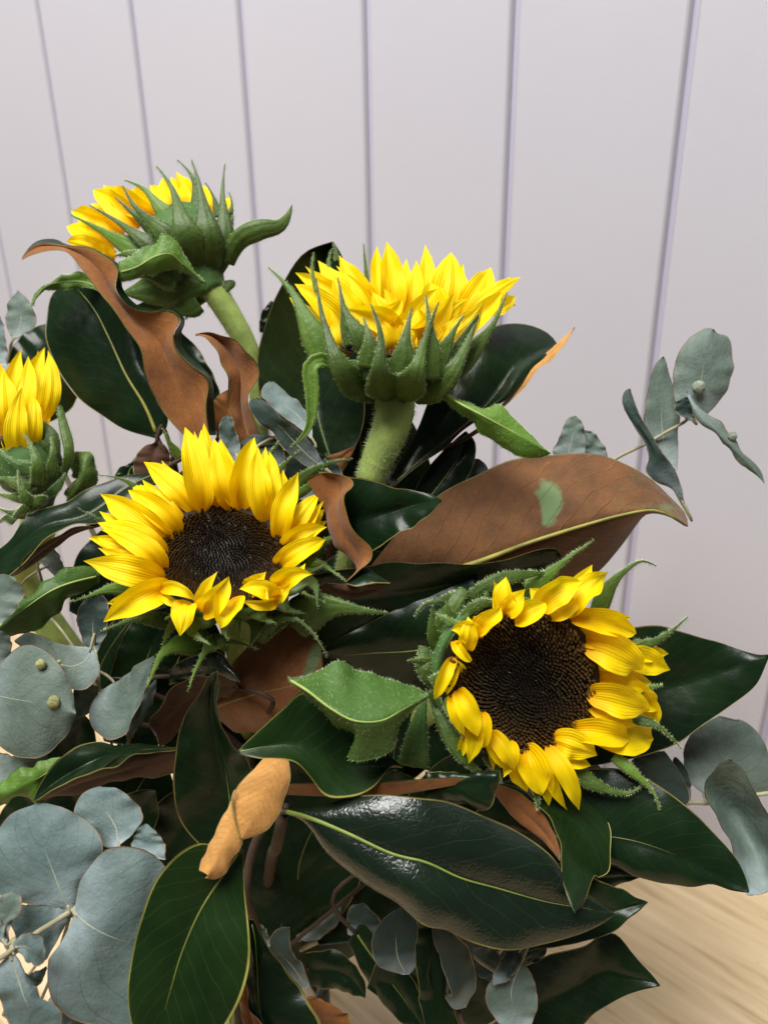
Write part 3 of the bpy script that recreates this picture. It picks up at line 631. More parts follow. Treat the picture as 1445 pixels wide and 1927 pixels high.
bracts(f2, [
    ([(560, 250), (640, 200), (710, 140), (810, 70)], 28, [.004, .001, 0, .001], 'bract_l'), ([(320, 310), (420, 240), (510, 205), (640, 190)], 30, [-.002, -.006, -.004, .002], 'bract', 'lance'), ([(340, 270), (255, 288), (195, 305), (156, 354)], 20, [-.002, -.008, -.008, -.004]),
    ([(340, 250), (280, 330), (215, 430)], 34, [-.006, -.008, -.002], 'bract', 'lance'), ([(350, 400), (285, 365), (216, 334)], 13, [-.012, -.014, -.012], 'bract_l', 'spike'), ([(320, 370), (390, 305), (460, 300)], 22, [-.010, -.012, -.010], 'bract', 'lance'),
    ([(225, 520), (270, 440), (340, 380)], 30, [-.008, -.012, -.010], 'bract', 'lance'), ([(195, 460), (188, 540), (230, 620)], 30, [-.006, -.012, -.008], 'bract', 'lance'), ([(210, 590), (240, 570), (285, 532)], 16, [-.012, -.014, -.014], 'bract', 'spike'),
    ([(262, 640), (300, 710), (335, 790)], 24, [-.012, -.014, -.014], 'bract_l', 'lance'), ([(225, 650), (285, 780), (330, 860), (402, 928)], 34, [-.004, -.010, -.010, -.006], 'bract', 'lance'), ([(270, 420), (250, 500), (270, 600)], 26, [-.009, -.011, -.009], 'bract', 'lance'),
    ([(820, 350), (865, 245), (925, 182), (985, 148), (1037, 165)], 34, [.018, .014, .012, .012, .012]), ([(880, 480), (1000, 455), (1080, 412), (1152, 350)], 32, [.020, .018, .018, .018]), ([(960, 630), (1010, 610), (1062, 600)], 13, [.018, .018, .018], 'bract_l', 'spike'),
    ([(930, 720), (1040, 748), (1090, 790), (1130, 835)], 20, [.016, .013, .012, .012]), ([(880, 860), (960, 925), (1020, 985), (1053, 1057)], 22, [.010, .007, .006, .006], 'bract_l'), ([(700, 880), (820, 965), (930, 995), (1015, 945)], 34, [.010, .008, .008, .010]),
    ([(595, 950), (603, 1010), (606, 1060)], 15, [.002, 0, 0], 'bract', 'spike'), ([(430, 850), (450, 900), (470, 960)], 30, [0, -.002, -.002]), ([(640, 880), (700, 930), (760, 950)], 40, [.006, .006, .008])], hair=260)
involucre(f2, O, nn, ex, ey, 18, .006, .85, 1.45)
nk = rim_body(f2, O, nn, ex, ey, hair=900)
sleaf(f2, [c('H', [(660, 125), (740, 112), (800, 93), (860, 68), (960, 80), (1080, 130), (1180, 165), (1240, 190)], [.296, .305, .309, .309]), c('H', [(662, 128), (740, 175), (830, 245), (930, 298), (1040, 300), (1130, 255), (1240, 195)], [.295, .288, .286, .290, .304]),
           c('H', [(664, 133), (740, 192), (820, 272), (880, 335), (945, 378), (960, 400), (918, 447), (960, 456), (1030, 448), (1098, 402), (1122, 320), (1240, 205)], [.297, .302, .306, .303, .297, .299, .306])], wavy=.0012, teeth=.0005, n=48, crease=.85)
bracts(f2, [([(150, 900), (180, 700), (200, 640)], 60, [.0, -.003, -.004], 'body', 'spike')])
fstem(f2, stem_path(nk+nn*.004, nz(-nn*.6+V3(-.1, .1, -.7)), f2['ft']), [.0085, .007, .006, .0055, .005], 400); done(f2, .0014)

# -- upright flower seen from the side (top middle)
f3 = flower('upright sunflower seen from the side on a thick hairy pale stem', 'B', (640, 500), .365, 0, 3.2)
body(f3, [(655, 790), (652, 755), (648, 720), (646, 680), (644, 635), (642, 600)], [.365, .365, .365, .364, .362, .361], [70, 82, 125, 185, 225, 225], hair=300)
f3['c'] = (640, 545); disc(f3, 215, 62, 0, 500, .004, 20)
f3p = dict(f3); f3p['gy'] = 0.
petals(f3p, [
    ((540, 440), (235, 250), 48, .03, .006, 0, .022), ((560, 420), (330, 200), 62, -.05, .006, 0, .024), ((600, 430), (418, 178), 54, -.05, .004, 0, .028), ((640, 460), (617, 120), 62, .04, .004, 0, .026), ((700, 460), (700, 192), 50, -.03, .004, 0, .028),
    ((770, 470), (778, 134), 44, .05, .004, 0, .030), ((720, 470), (740, 200), 46, .03, .003, 0, .024), ((840, 470), (885, 166), 90, .05, .003, 0, .025), ((900, 470), (1052, 228), 72, .06, .004, 0, .022), ((920, 480), (1178, 268), 46, -.07, .004, 0, .016), ((1020, 400), (1158, 348), 40, .12, .003, 0, .016),
    ((480, 510), (232, 298), 62, .05, -.002, 0, .002), ((560, 500), (395, 262), 60, -.08, 0, 0, .010), ((650, 500), (560, 330), 62, -.05, -.002, 0, .0), ((680, 520), (445, 405), 64, .12, -.008, 25, -.010, .4), ((600, 430), (680, 360), 40, .15, -.006, 0, -.014),
    ((640, 560), (655, 420), 56, 0, -.004, 0, -.008), ((830, 470), (800, 290), 60, -.05, -.002, 0, .004), ((700, 540), (900, 335), 66, .10, -.008, -15, -.010), ((780, 560), (740, 390), 60, .03, -.004, 0, -.012), ((820, 560), (1025, 365), 70, .10, -.006, 0, -.012), ((850, 540), (985, 450), 50, .0, -.004, 0, -.014), ((920, 500), (1100, 330), 50, .05, 0, 0, .0),
    ((600, 610), (500, 430), 58, .06, -.004, 0, -.010), ((700, 615), (690, 440), 54, .03, -.004, 0, -.012), ((640, 610), (590, 440), 50, .0, -.004, 0, -.013), ((780, 610), (860, 450), 56, .06, -.004, 0, -.012), ((860, 590), (940, 420), 52, .05, -.004, 0, -.008), ((480, 590), (380, 400), 56, .05, -.002, 0, -.004), ((480, 540), (450, 430), 60, .0, -.002, 0, -.004), ((560, 560), (540, 430), 60, .0, -.002, 0, -.006)], 0.)
f3['d0'] -= .004
bracts(f3, [
    ([(470, 560), (440, 420), (413, 268)], 34, [-.012, -.014, -.014]), ([(560, 600), (500, 510), (440, 400), (420, 300)], 52, [-.018, -.022, -.020, -.018]), ([(690, 700), (690, 580), (722, 396)], 62, [-.024, -.028, -.026]), ([(805, 700), (805, 560), (781, 345)], 50, [-.022, -.026, -.024]),
    ([(540, 650), (545, 540), (520, 440)], 50, [-.022, -.025, -.022]), ([(830, 640), (890, 510), (940, 428)], 40, [-.02, -.022, -.020]), ([(880, 640), (950, 500), (1000, 425)], 36, [-.016, -.018, -.018]),
    ([(632, 782), (588, 665), (592, 510), (550, 383)], 82, [-.006, -.031, -.031, -.029], 'bract', 'bractb'), ([(575, 775), (430, 650), (355, 460), (322, 272)], 70, [-.002, -.025, -.021, -.018], 'bract', 'bractb'), ([(668, 782), (738, 670), (775, 540), (834, 372)], 80, [-.006, -.032, -.029, -.027], 'bract', 'bractb'),
    ([(730, 775), (885, 670), (960, 530), (1014, 378)], 70, [-.002, -.023, -.019, -.016], 'bract', 'bractb'), ([(900, 670), (990, 560), (1060, 470), (1120, 333)], 46, [-.010, -.010, -.008, -.006]), ([(370, 640), (300, 490), (220, 330), (122, 228)], 62, [-.006, -.008, -.004, 0], 'bract_l'),
    ([(325, 330), (306, 240), (313, 165)], 10, [.0, .0, .0], 'bract_l', 'spike'), ([(390, 300), (375, 225), (386, 150)], 11, [.03, .03, .03], 'bract_l', 'spike'), ([(540, 330), (528, 220), (520, 128)], 11, [.036, .036, .036], 'bract', 'spike'), ([(410, 200), (395, 125)], 10, [.036, .036], 'bract', 'spike'),
    ([(440, 700), (350, 615), (300, 640), (305, 760), (290, 900), (213, 983)], 34, [-.012, -.022, -.024, -.022, -.020, -.020], 'bract_l', 'lance', .3)], hair=230)
f3['d0'] += .004
sleaf(f3, [c('B', [(825, 730), (900, 778), (990, 800), (1080, 803), (1150, 875), (1230, 938), (1302, 1006)], [.352, .345, .342]), c('B', [(828, 742), (930, 802), (1020, 850), (1150, 920), (1302, 1006)], [.350, .340, .340]), c('B', [(832, 752), (920, 842), (990, 890), (1080, 968), (1200, 1028), (1302, 1006)], [.352, .347, .343])], 'sleaf_l', wavy=.001)
st = [*c('B', [(650, 770), (652, 830), (625, 930), (580, 1030), (550, 1120), (520, 1220)], [.365, .365, .365, .367, .37, .376])]
fstem(f3, st+stem_path(st[-1], V3(0, 0, -1), f3['ft'])[3:], [.0098, .0072, .0060, .0057, .0056, .0056, .0056, .0056, .007, .006, .006, .006, .006], 2600, hl=.0022); done(f3)

# -- flower seen from behind (top left)
f4 = flower('sunflower facing away, green back of its head showing, bent stem above the rusty twisted leaf', 'A', (830, 400), .405, 0, 0)
body(f4, [(1040, 700), (990, 610), (960, 560), (930, 510), (905, 460), (885, 420)], [.400, .402, .404, .408, .414, .418], [60, 90, 140, 180, 195, 185], hair=500)
petals(f4, [((560, 520), (322, 445), 58, .05, .004, 0, .012), ((560, 470), (322, 375), 62, .04, .004, 0, .016), ((600, 420), (345, 300), 58, .05, .004, 0, .020), ((650, 380), (440, 265), 40, .03, .004, 0, .026), ((680, 380), (452, 198), 64, .05, .004, 0, .022), ((760, 330), (508, 180), 62, -.04, .004, 0, .026),
            ((800, 320), (620, 200), 50, 0, .004, 0, .03), ((860, 330), (728, 175), 54, .04, .004, 0, .028), ((820, 330), (790, 140), 46, 0, .004, 0, .032), ((960, 320), (855, 110), 44, .03, .004, 0, .030), ((960, 320), (905, 165), 52, .03, .004, 0, .027), ((1030, 330), (985, 175), 32, .02, .004, 0, .028), ((1080, 320), (1112, 232), 26, 0, .004, 0, .024), ((560, 530), (420, 490), 50, 0, .002, 0, .010)], 0.)
f4['d0'] -= .009
bracts(f4, [
    ([(960, 330), (940, 150), (863, 53)], 34, [.012, .012, .014]), ([(1060, 330), (1035, 230), (998, 162)], 18, [.02, .02, .02]), ([(1080, 400), (1125, 290), (1112, 210)], 24, [.006, .006, .008]), ([(1110, 420), (1125, 370), (1133, 322)], 16, [0, 0, 0]),
    ([(900, 420), (780, 290), (700, 195), (606, 150)], 60, [.002, .004, .008, .010], 'bract_l'), ([(800, 420), (670, 330), (560, 235)], 46, [.004, .008, .012]), ([(760, 540), (600, 460), (480, 390), (343, 318)], 62, [-.006, -.002, .004, .008], 'bract_l'),
    ([(940, 610), (720, 460), (560, 345), (436, 274)], 64, [.004, -.010, -.002, .004], 'bract', 'bractb'), ([(970, 600), (800, 420), (655, 280), (597, 178)], 80, [.002, -.016, -.006, 0], 'bract', 'bractb'), ([(990, 610), (900, 400), (835, 190), (760, 83)], 86, [.002, -.018, -.008, -.002], 'bract', 'bractb'),
    ([(1010, 615), (1005, 410), (968, 180), (930, 52)], 86, [.002, -.014, -.006, 0], 'bract', 'bractb'), ([(1040, 620), (1085, 420), (1080, 210), (1092, 72)], 66, [.004, -.004, .004, .008], 'bract', 'bractb'), ([(780, 560), (640, 510), (555, 520)], 70, [-.014, -.010, -.004]), ([(860, 620), (720, 600), (600, 640)], 80, [-.010, -.008, -.002]),
    ([(980, 650), (850, 660), (720, 680), (590, 700)], 100, [-.002, -.002, .002, .006], 'bract', 'lance'), ([(980, 700), (860, 740), (740, 770), (640, 770)], 80, [.004, .006, .008, .010], 'bract', 'lance'), ([(960, 740), (880, 780), (780, 780)], 60, [0, .002, .004]), ([(1080, 640), (1080, 690), (1050, 700)], 60, [.002, .002, .004]), ([(900, 720), (930, 780), (900, 825)], 40, [.004, .004, .006]),
    ([(1110, 560), (1165, 440), (1260, 392), (1360, 370), (1419, 272)], 52, [-.002, -.008, -.010, -.008, -.004], 'bract', 'lance', -.3)], hair=170)
f4['d0'] += .009
sleaf(f4, [c('A', [(575, 548), (650, 515), (720, 468), (800, 413), (850, 450), (900, 530), (990, 640)], [.376, .378, .384]), c('A', [(576, 600), (660, 575), (760, 520), (830, 510), (890, 560), (995, 650)], [.376, .375, .384]), c('A', [(578, 648), (680, 625), (750, 600), (850, 583), (900, 600), (1000, 660)], [.378, .381, .386])], 'sleaf_l', wavy=.001)
sleaf(f4, [c('A', [(520, 690), (400, 605), (320, 612), (230, 648), (165, 720), (145, 765)], [.41, .40, .395]), c('A', [(520, 700), (400, 645), (300, 645), (230, 665), (175, 725), (150, 766)], [.41, .398, .394]), c('A', [(520, 715), (420, 672), (300, 682), (235, 678), (190, 700), (163, 762)], [.41, .40, .395])], 'sleaf_l')
st = [*c('A', [(1000, 620), (1060, 720), (1130, 830), (1200, 960), (1245, 1080), (1260, 1250)], [.400, .402, .405, .41, .415, .42])]
fstem(f4, st+stem_path(st[-1], V3(0, 0, -1), f4['ft'])[3:], [.0070, .0056, .0047, .0044, .0043, .0043, .0043, .007, .006, .006, .006, .006, .006], 1600); done(f4)

# -- flower cut off by the left edge
f5 = flower('sunflower with long upright petals above the dark hairy bracts, beside the round glossy magnolia leaf', 'J', (60, 1230), .385, .9, 1.2)
body(f5, [(320, 1800), (320, 1720), (290, 1560), (220, 1400), (130, 1280)], [.392, .39, .388, .386, .385], [60, 120, 240, 260, 240], hair=500)
f5p = dict(f5); f5p['gx'] = 0; f5p['gy'] = 0
petals(f5p, [((180, 1100), (352, 475), 78, -.05, .008, 0, .02), ((60, 1150), (165, 485), 66, -.06, .006, 0, .018), ((-60, 1150), (-20, 560), 110, .03, .004, 0, .012), ((230, 1100), (300, 500), 40, .02, .008, 0, .022), ((140, 1150), (222, 545), 66, .06, .006, 0, .010), ((60, 1180), (30, 640), 110, -.05, .004, 0, .004),
             ((325, 1065), (378, 498), 72, .10, .004, 0, .004), ((355, 1110), (400, 800), 30, .02, .004, 0, .008), ((230, 1330), (262, 830), 58, .06, -.001, 0, -.006), ((150, 1370), (170, 788), 82, -.06, -.002, 0, -.010, .35), ((-30, 1180), (60, 1300), 50, .2, -.002, 0, -.012), ((0, 1440), (-10, 1300), 30, 0, 0, 0, -.012)], 0., False, 1.12)
bracts(f5, [([(430, 1330), (370, 1180), (292, 1035)], 85, [-.006, -.008, -.004], 'bract', 'lance'), ([(490, 1500), (545, 1300), (500, 1080), (430, 790)], 43, [.0, -.004, 0, .004], 'bract', 'lance'), ([(300, 1560), (300, 1400), (250, 1260), (194, 1160)], 63, [-.018, -.022, -.020, -.016]),
            ([(300, 1450), (120, 1390), (-20, 1270)], 58, [-.018, -.020, -.018], 'sleaf'), ([(270, 1720), (190, 1640), (142, 1445)], 48, [-.020, -.024, -.022]), ([(200, 1800), (80, 1780), (-20, 1740)], 35, [-.016, -.016, -.012]), ([(380, 1680), (300, 1690), (180, 1760), (100, 1820)], 46, [-.012, -.020, -.020, -.016], 'bract', 'lance'),
            ([(400, 1500), (420, 1300), (400, 1180)], 46, [-.012, -.014, -.010]), ([(250, 1560), (120, 1540), (-40, 1480)], 62, [-.016, -.016, -.01]), ([(340, 1660), (430, 1600), (480, 1540), (520, 1470)], 34, [-.01, -.01, -.006, -.002], 'sleaf', 'lance'), ([(120, 1850), (60, 1820), (-20, 1860)], 39, [-.01, -.01, -.006]), ([(300, 1650), (120, 1660), (-40, 1620)], 70, [-.010, -.010, -.006])], hair=200)
tube('seed_disc', c('J', [(-60, 1240), (-20, 1236), (30, 1232), (75, 1226)], [.372, .372, .373, .374]), [60*f5['k'], 65*f5['k'], 60*f5['k'], 20*f5['k']], ['floret'], f5['o'], sides=16)
sleaf(f5, [c('K', [(560, 100), (575, 10), (670, -5), (745, 60), (790, 175), (780, 270), (660, 345), (545, 400)], .392), c('K', [(570, 110), (630, 60), (660, 150), (640, 260), (540, 398)], [.392, .386, .388]), c('K', [(565, 120), (600, 185), (602, 240), (560, 290), (525, 330), (538, 400)], .392)], 'bract', mr=.0003)
st = [*c('J', [(320, 1780), (300, 1900), (250, 2050), (150, 2250)], [.392, .395, .40, .41])]
fstem(f5, st+stem_path(st[-1], V3(.1, 0, -1), f5['ft'])[2:], [.009, .008, .007, .006, .006], 300); done(f5)
sf = f1
sleaf(f1, [c('K', [(800, 950), (690, 915), (550, 958), (400, 1020), (280, 1100), (180, 1200), (60, 1330), (-40, 1440)], [.355, .348, .345, .345]), c('K', [(800, 1000), (600, 1050), (400, 1130), (200, 1260), (-40, 1450)], [.355, .345, .342, .343]), c('K', [(800, 1050), (600, 1160), (450, 1320), (300, 1420), (180, 1470), (80, 1502), (-40, 1460)], [.36, .352, .348, .346])], 'sleaf', wavy=.0014)
# ------------------------------------------------------------------ magnolia sprigs
MG = 'magnolia sprigs in the bouquet'
def sprig(name, label, cat, node, group, mt='wood', r=(.0026, .0032, .004)):
    ft = foot(); o = thing(name, label, cat, ft, group)
    top = W(*node); tube('stem', stem_path(top, nz(V3(JX, JY, JH)-top), ft), r, [mt], o, n=40, sides=9)
    return o, top
def mg(o, node, curves, side='top', mt=None, **k):
    mats = {'top': ('mag', 'felt', 'rim'), 'bot': ('mag', 'felt', 'rim'), 'g': ('mag_g', 'felt', 'rimb'), 'c': ('mag_c', 'felt', 'rim'), 'd': ('mag', 'felt_d', 'rim'), 'p': ('mag', 'felt_p', 'rim'), 'q': ('mag', 'felt_q', 'rim'), 't': ('mag_g', 'tan', 'midrib_b')}[mt or side]
    kw = dict(wavy=.0009, puff=.0012); kw.update(k)
    return leaf(o, curves, side, mats, node=node, **kw)

# upper left
o, nd = sprig('magnolia_sprig', 'magnolia sprig with round glossy leaf and long twisted rust-brown leaf', 'sprig', (335, 900, .42), MG)
mg(o, nd, [c('J', [(1230, 1195), (1000, 1130), (800, 1010), (560, 810), (420, 600), (365, 400), (368, 250), (400, 90), (470, 0), (560, -40)], [.404, .418, .424]), c('J', [(1245, 1190), (1150, 950), (1000, 700), (860, 400), (740, 170), (560, -45)], [.402, .402, .410, .418]),
           c('J', [(1255, 1185), (1325, 1080), (1290, 900), (1150, 600), (1050, 350), (900, 150), (730, 0), (580, -45)], [.402, .402, .405, .415])], midmat='rimb', mr=.0011, base=0)
mg(o, nd, [c('A', [(108, 537), (190, 503), (320, 498), (400, 590), (500, 720), (590, 840), (680, 960), (700, 1080), (740, 1190), (800, 1290), (900, 1400)], [.378, .372, .372, .376]),
           c('A', [(108, 533), (185, 478), (310, 480), (440, 550), (545, 690), (650, 830), (760, 930), (830, 1060), (880, 1200), (960, 1400)], [.380, .378, .380, .382]),
           c('A', [(108, 530), (185, 462), (318, 470), (420, 480), (520, 530), (575, 585), (562, 680), (640, 778), (730, 800), (830, 785), (880, 830), (845, 900), (860, 980), (940, 1060), (1010, 1120), (1000, 1250), (1015, 1390)], [.380, .376, .372, .374, .372, .376])], 'bot', rib=False, n=60, wavy=.0004, base=1)
mg(o, nd, [c('A', [(108, 530), (185, 462), (318, 470), (420, 480), (520, 530), (575, 585), (562, 680), (640, 778), (730, 800), (830, 785), (880, 830), (845, 900), (860, 980), (940, 1060), (1010, 1120), (1000, 1250), (1015, 1390)], [.3815, .3775, .3735, .3755, .3735, .3775]), c('A', [(108, 528), (175, 450), (268, 437), (325, 466), (425, 476), (525, 524), (592, 580), (594, 670), (660, 752), (735, 784), (832, 774), (898, 830), (878, 900), (890, 975), (958, 1042), (1024, 1115), (1040, 1250), (1050, 1390)], [.386, .382, .380, .382, .380, .384])], 'top', rib=False, n=60, wavy=.0001, puff=0)
mg(o, nd, [c('A', [(948, 907), (1010, 925), (1070, 1020), (1100, 1110), (1120, 1250), (1170, 1430)], [.388, .386, .39]), c('A', [(949, 903), (1030, 908), (1110, 980), (1165, 1090), (1170, 1250), (1220, 1430)], [.39, .394, .395]), c('A', [(950, 900), (1040, 893), (1130, 918), (1200, 980), (1247, 1090), (1215, 1180), (1228, 1290), (1285, 1420)], [.390, .384, .388])], 'bot', n=40, base=1, mr=.0004)
mg(o, nd, [c('A', [(1020, 1300), (1040, 1220), (1110, 1165)], [.40, .40]), c('A', [(1160, 1500), (1180, 1350), (1120, 1165)], [.402, .402])], 'bot', base=0, rib=False)
mg(o, nd, [c('A', [(860, 880), (800, 1000), (860, 1150), (1000, 1300)], [.41, .42]), c('A', [(870, 880), (950, 960), (1020, 1060), (1063, 1190), (1050, 1300)], [.41, .41])], 'g', base=1) if False else \
    mg(o, nd, [c('A', [(860, 880), (800, 1000), (860, 1150), (1000, 1300)], [.412, .42]), c('A', [(870, 880), (950, 960), (1020, 1060), (1063, 1190), (1050, 1300)], [.41, .41])], 'top', base=1)
mg(o, nd, [c('J', [(70, 640), (90, 500), (200, 360), (360, 295), (500, 330)], [.425, .43]), c('J', [(300, 1100), (500, 1012), (600, 890), (640, 700), (520, 360)], [.425, .43])], 'top', base=1)
mg(o, nd, [c('J', [(1060, 1500), (1050, 1400), (1110, 1280), (1230, 1215)], [.40, .40]), c('J', [(1320, 1500), (1340, 1400), (1330, 1290), (1250, 1215)], [.402, .402])], 'bot', 'd', base=1, rib=False)
mg(o, nd, [c('J', [(900, 1520), (930, 1430), (1010, 1400), (1080, 1330)], [.405, .405]), c('J', [(1100, 1520), (1120, 1480), (1110, 1400), (1085, 1330)], [.405, .405])], 'top', base=0)

# behind the upright flower
o, nd = sprig('magnolia_sprig', 'magnolia sprig with dark upright leaf and shiny broad leaf behind the upright sunflower', 'sprig', (640, 930, .42), MG)
mg(o, nd, [c('B', [(380, 1080), (220, 960), (90, 780), (72, 640), (110, 460), (190, 290), (280, 160), (390, 120)], [.40, .405, .412]), c('B', [(400, 1080), (330, 850), (300, 600), (330, 350), (392, 121)], [.405, .415, .42]), c('B', [(420, 1080), (505, 930), (532, 800), (530, 620), (505, 450), (465, 250), (394, 122)], [.40, .402, .412])], base=0, mr=.0005)
mg(o, nd, [c('B', [(600, 1130), (740, 920), (800, 770), (900, 630), (1000, 515), (1100, 473), (1210, 466), (1290, 500), (1332, 552)], [.375, .385, .405, .40]), c('B', [(640, 1140), (800, 1005), (970, 872), (1070, 760), (1150, 650), (1240, 590), (1333, 556)], [.37, .38, .39, .398]), c('B', [(650, 1145), (810, 1015), (985, 872), (1110, 805), (1190, 700), (1250, 630), (1335, 560)], [.368, .376, .386, .394])], base=0, puff=.003, mr=.0006, midmat='rimb')
mg(o, nd, [c('B', [(1085, 818), (1170, 720), (1215, 640), (1320, 560), (1402, 478)], [.386, .394, .397]), c('B', [(1095, 822), (1185, 742), (1240, 668), (1310, 612), (1362, 548), (1404, 480)], [.382, .388, .392])], 'bot', 't', base=0, rib=False, wavy=.0004)
mg(o, nd, [c('B', [(720, 1190), (780, 1080), (880, 970), (945, 915)], [.385, .39]), c('B', [(830, 1250), (930, 1150), (985, 1040), (985, 960), (950, 915)], [.385, .39])], 'top', base=0)
mg(o, nd, [c('B', [(640, 1050), (670, 920), (735, 830)], [.40, .40]), c('B', [(700, 1050), (750, 930), (740, 830)], [.40, .40])], 'g', base=0) if False else None
mg(o, nd, [c('B', [(85, 500), (90, 430), (130, 370)], [.43, .43]), c('B', [(180, 520), (180, 430), (140, 370)], [.43, .43])], 'top', base=0, rib=False)
mg(o, nd, [c('P', [(560, 1080), (530, 900), (600, 760), (680, 700)], [.425, .43]), c('P', [(760, 1100), (820, 950), (780, 800), (690, 700)], [.425, .43])], 'top', base=0)
mg(o, nd, [c('P', [(620, 960), (600, 870), (640, 850), (668, 840)], [.395, .395]), c('P', [(650, 960), (640, 900), (655, 870), (669, 842)], [.395, .395])], 'bot', base=0, rib=False)

# middle: curled brown leaf, big brown leaf
o, nd = sprig('magnolia_sprig', 'magnolia sprig with broad brown leaf underside spotted green and folded leaf between the sunflowers', 'sprig', (640, 1110, .40), MG)
mg(o, nd, [c('P', [(700, 1062), (760, 990), (830, 930), (900, 892), (960, 866), (1060, 851), (1140, 861), (1220, 899), (1265, 937), (1290, 966), (1294, 990)], [.378, .383, .380, .366]), c('P', [(730, 1110), (905, 1056), (1000, 1020), (1100, 988), (1180, 967), (1235, 961), (1294, 990)], [.378, .362, .358, .360]),
           c('P', [(760, 1150), (950, 1140), (1060, 1110), (1120, 1075), (1165, 1035), (1200, 990), (1222, 966), (1262, 970), (1287, 988), (1294, 991)], [.40, .40, .39, .372, .362])], 'bot', 'p', base=0, mr=.0017, midmat='rimb', crease=.7, n=48)
mg(o, nd, [c('P', [(575, 1085), (660, 1068), (800, 1060), (900, 1057), (985, 1046), (1045, 1032), (1056, 1045)], [.352, .350, .352]), c('P', [(560, 1150), (640, 1130), (800, 1110), (900, 1090), (1000, 1065), (1056, 1047)], [.362, .362, .356]), c('P', [(555, 1240), (620, 1215), (760, 1180), (900, 1150), (1010, 1100), (1058, 1050)], [.366, .370, .36])], 'top', base=None, rib=False)
mg(o, nd, [c('N', [(150, 110), (320, 128), (420, 142), (600, 190), (850, 240), (940, 268), (978, 292)], [.352, .350, .344, .338]), c('N', [(220, 500), (380, 442), (600, 382), (800, 326), (978, 298)], [.358, .354, .348, .338]), c('N', [(400, 700), (510, 640), (600, 580), (780, 470), (900, 390), (980, 305)], [.352, .348, .340, .337])], 'top', base=None, crease=.85, mr=.0003)
mg(o, nd, [c('N', [(60, 150), (120, 260), (180, 350), (200, 450), (225, 560), (255, 615), (330, 660), (380, 715), (400, 770), (326, 852)], [.352, .356, .350, .342]), c('N', [(150, 110), (250, 150), (300, 220), (270, 320), (290, 440), (350, 560), (410, 640), (440, 710), (420, 760), (326, 853)], [.350, .346, .342, .338]),
           c('N', [(190, 103), (300, 118), (360, 150), (372, 190), (320, 260), (335, 390), (400, 510), (500, 620), (495, 690), (420, 770), (326, 854)], [.346, .336, .336, .336])], 'bot', base=None, rib=False, n=48, wavy=.0004)
mg(o, nd, [c('N', [(326, 850), (400, 800), (465, 752), (540, 800), (628, 856)], [.338, .342, .338]), c('N', [(326, 858), (400, 882), (500, 862), (628, 859)], [.336, .335, .337])], 'top', base=None, rib=False, wavy=.0001, puff=.0002)
mg(o, nd, [c('N', [(200, 850), (330, 868), (400, 885), (500, 866), (626, 862)], [.345, .341, .339]), c('N', [(100, 900), (250, 937), (430, 943), (540, 912), (627, 864)], [.352, .35, .341])], 'bot', 'd', base=None, rib=False)
mg(o, nd, [c('P', [(590, 1232), (660, 1190), (740, 1150), (830, 1105), (900, 1080)], [.368, .365, .36]), c('P', [(590, 1236), (700, 1230), (800, 1220), (900, 1180)], [.37, .368, .36]), c('P', [(592, 1240), (680, 1300), (780, 1330), (900, 1300)], [.366, .36, .36])], 'c', base=1, side='top') if False else \
    mg(o, nd, [c('P', [(590, 1232), (660, 1190), (740, 1150), (830, 1105), (900, 1080)], [.368, .365, .36]), c('P', [(590, 1236), (700, 1230), (800, 1220), (900, 1180)], [.37, .368, .36]), c('P', [(592, 1240), (680, 1300), (780, 1330), (900, 1300)], [.385, .395, .40])], 'top', base=1)
mg(o, nd, [c('P', [(560, 1120), (640, 1040), (760, 1050), (860, 1130)], [.40, .41]), c('P', [(600, 1260), (720, 1260), (820, 1230), (880, 1160)], [.40, .41])], 'top', base=0)

# below the middle flower
o, nd = sprig('magnolia_sprig', 'magnolia sprig of dark leaves with one rusty patched underside below the open sunflower', 'sprig', (470, 1420, .40), MG)
mg(o, nd, [c('R', [(460, 830), (640, 560), (800, 330), (1000, 190), (1230, 205), (1300, 370), (1318, 600)], [.375, .365, .358, .352]), c('R', [(480, 840), (800, 735), (1090, 668), (1320, 605)], [.37, .358, .352, .352]), c('R', [(500, 870), (700, 1010), (900, 1010), (1100, 860), (1322, 615)], [.38, .375, .36, .354])], 'bot', 'q', base=0, mr=.0008)
mg(o, nd, [c('R', [(180, 560), (300, 470), (450, 425), (560, 415), (640, 508), (708, 638)], [.36, .345, .340]), c('R', [(180, 600), (400, 560), (540, 550), (640, 580), (709, 642)], [.36, .342, .338]), c('R', [(190, 660), (400, 600), (520, 580), (620, 610), (709, 646)], [.36, .348, .342])], 'top', 'c', base=0, rib=False)
mg(o, nd, [c('R', [(695, 680), (620, 600), (480, 586), (330, 610), (200, 700), (150, 800), (60, 870), (42, 950), (92, 1030)], [.346, .344, .348, .352]), c('R', [(695, 690), (600, 760), (450, 860), (300, 960), (220, 1060), (120, 1120)], [.356, .37, .372, .365])], 'bot', 'd', base=0, rib=False, cup=.004)
mg(o, nd, [c('R', [(480, 1900), (290, 1700), (220, 1500), (232, 1200), (290, 920), (400, 720), (480, 600), (541, 562)], [0.338, 0.328, 0.320, 0.314]), c('R', [(650, 1700), (620, 1400), (570, 1150), (520, 900), (505, 700), (542, 563)], [0.343, 0.336, 0.328, 0.315]), c('R', [(900, 1500), (800, 1275), (700, 1150), (620, 1040), (556, 860), (543, 700), (544, 564)], [0.343, 0.328, 0.323, 0.314])], 'top', base=0, crease=.8, mr=.0004)
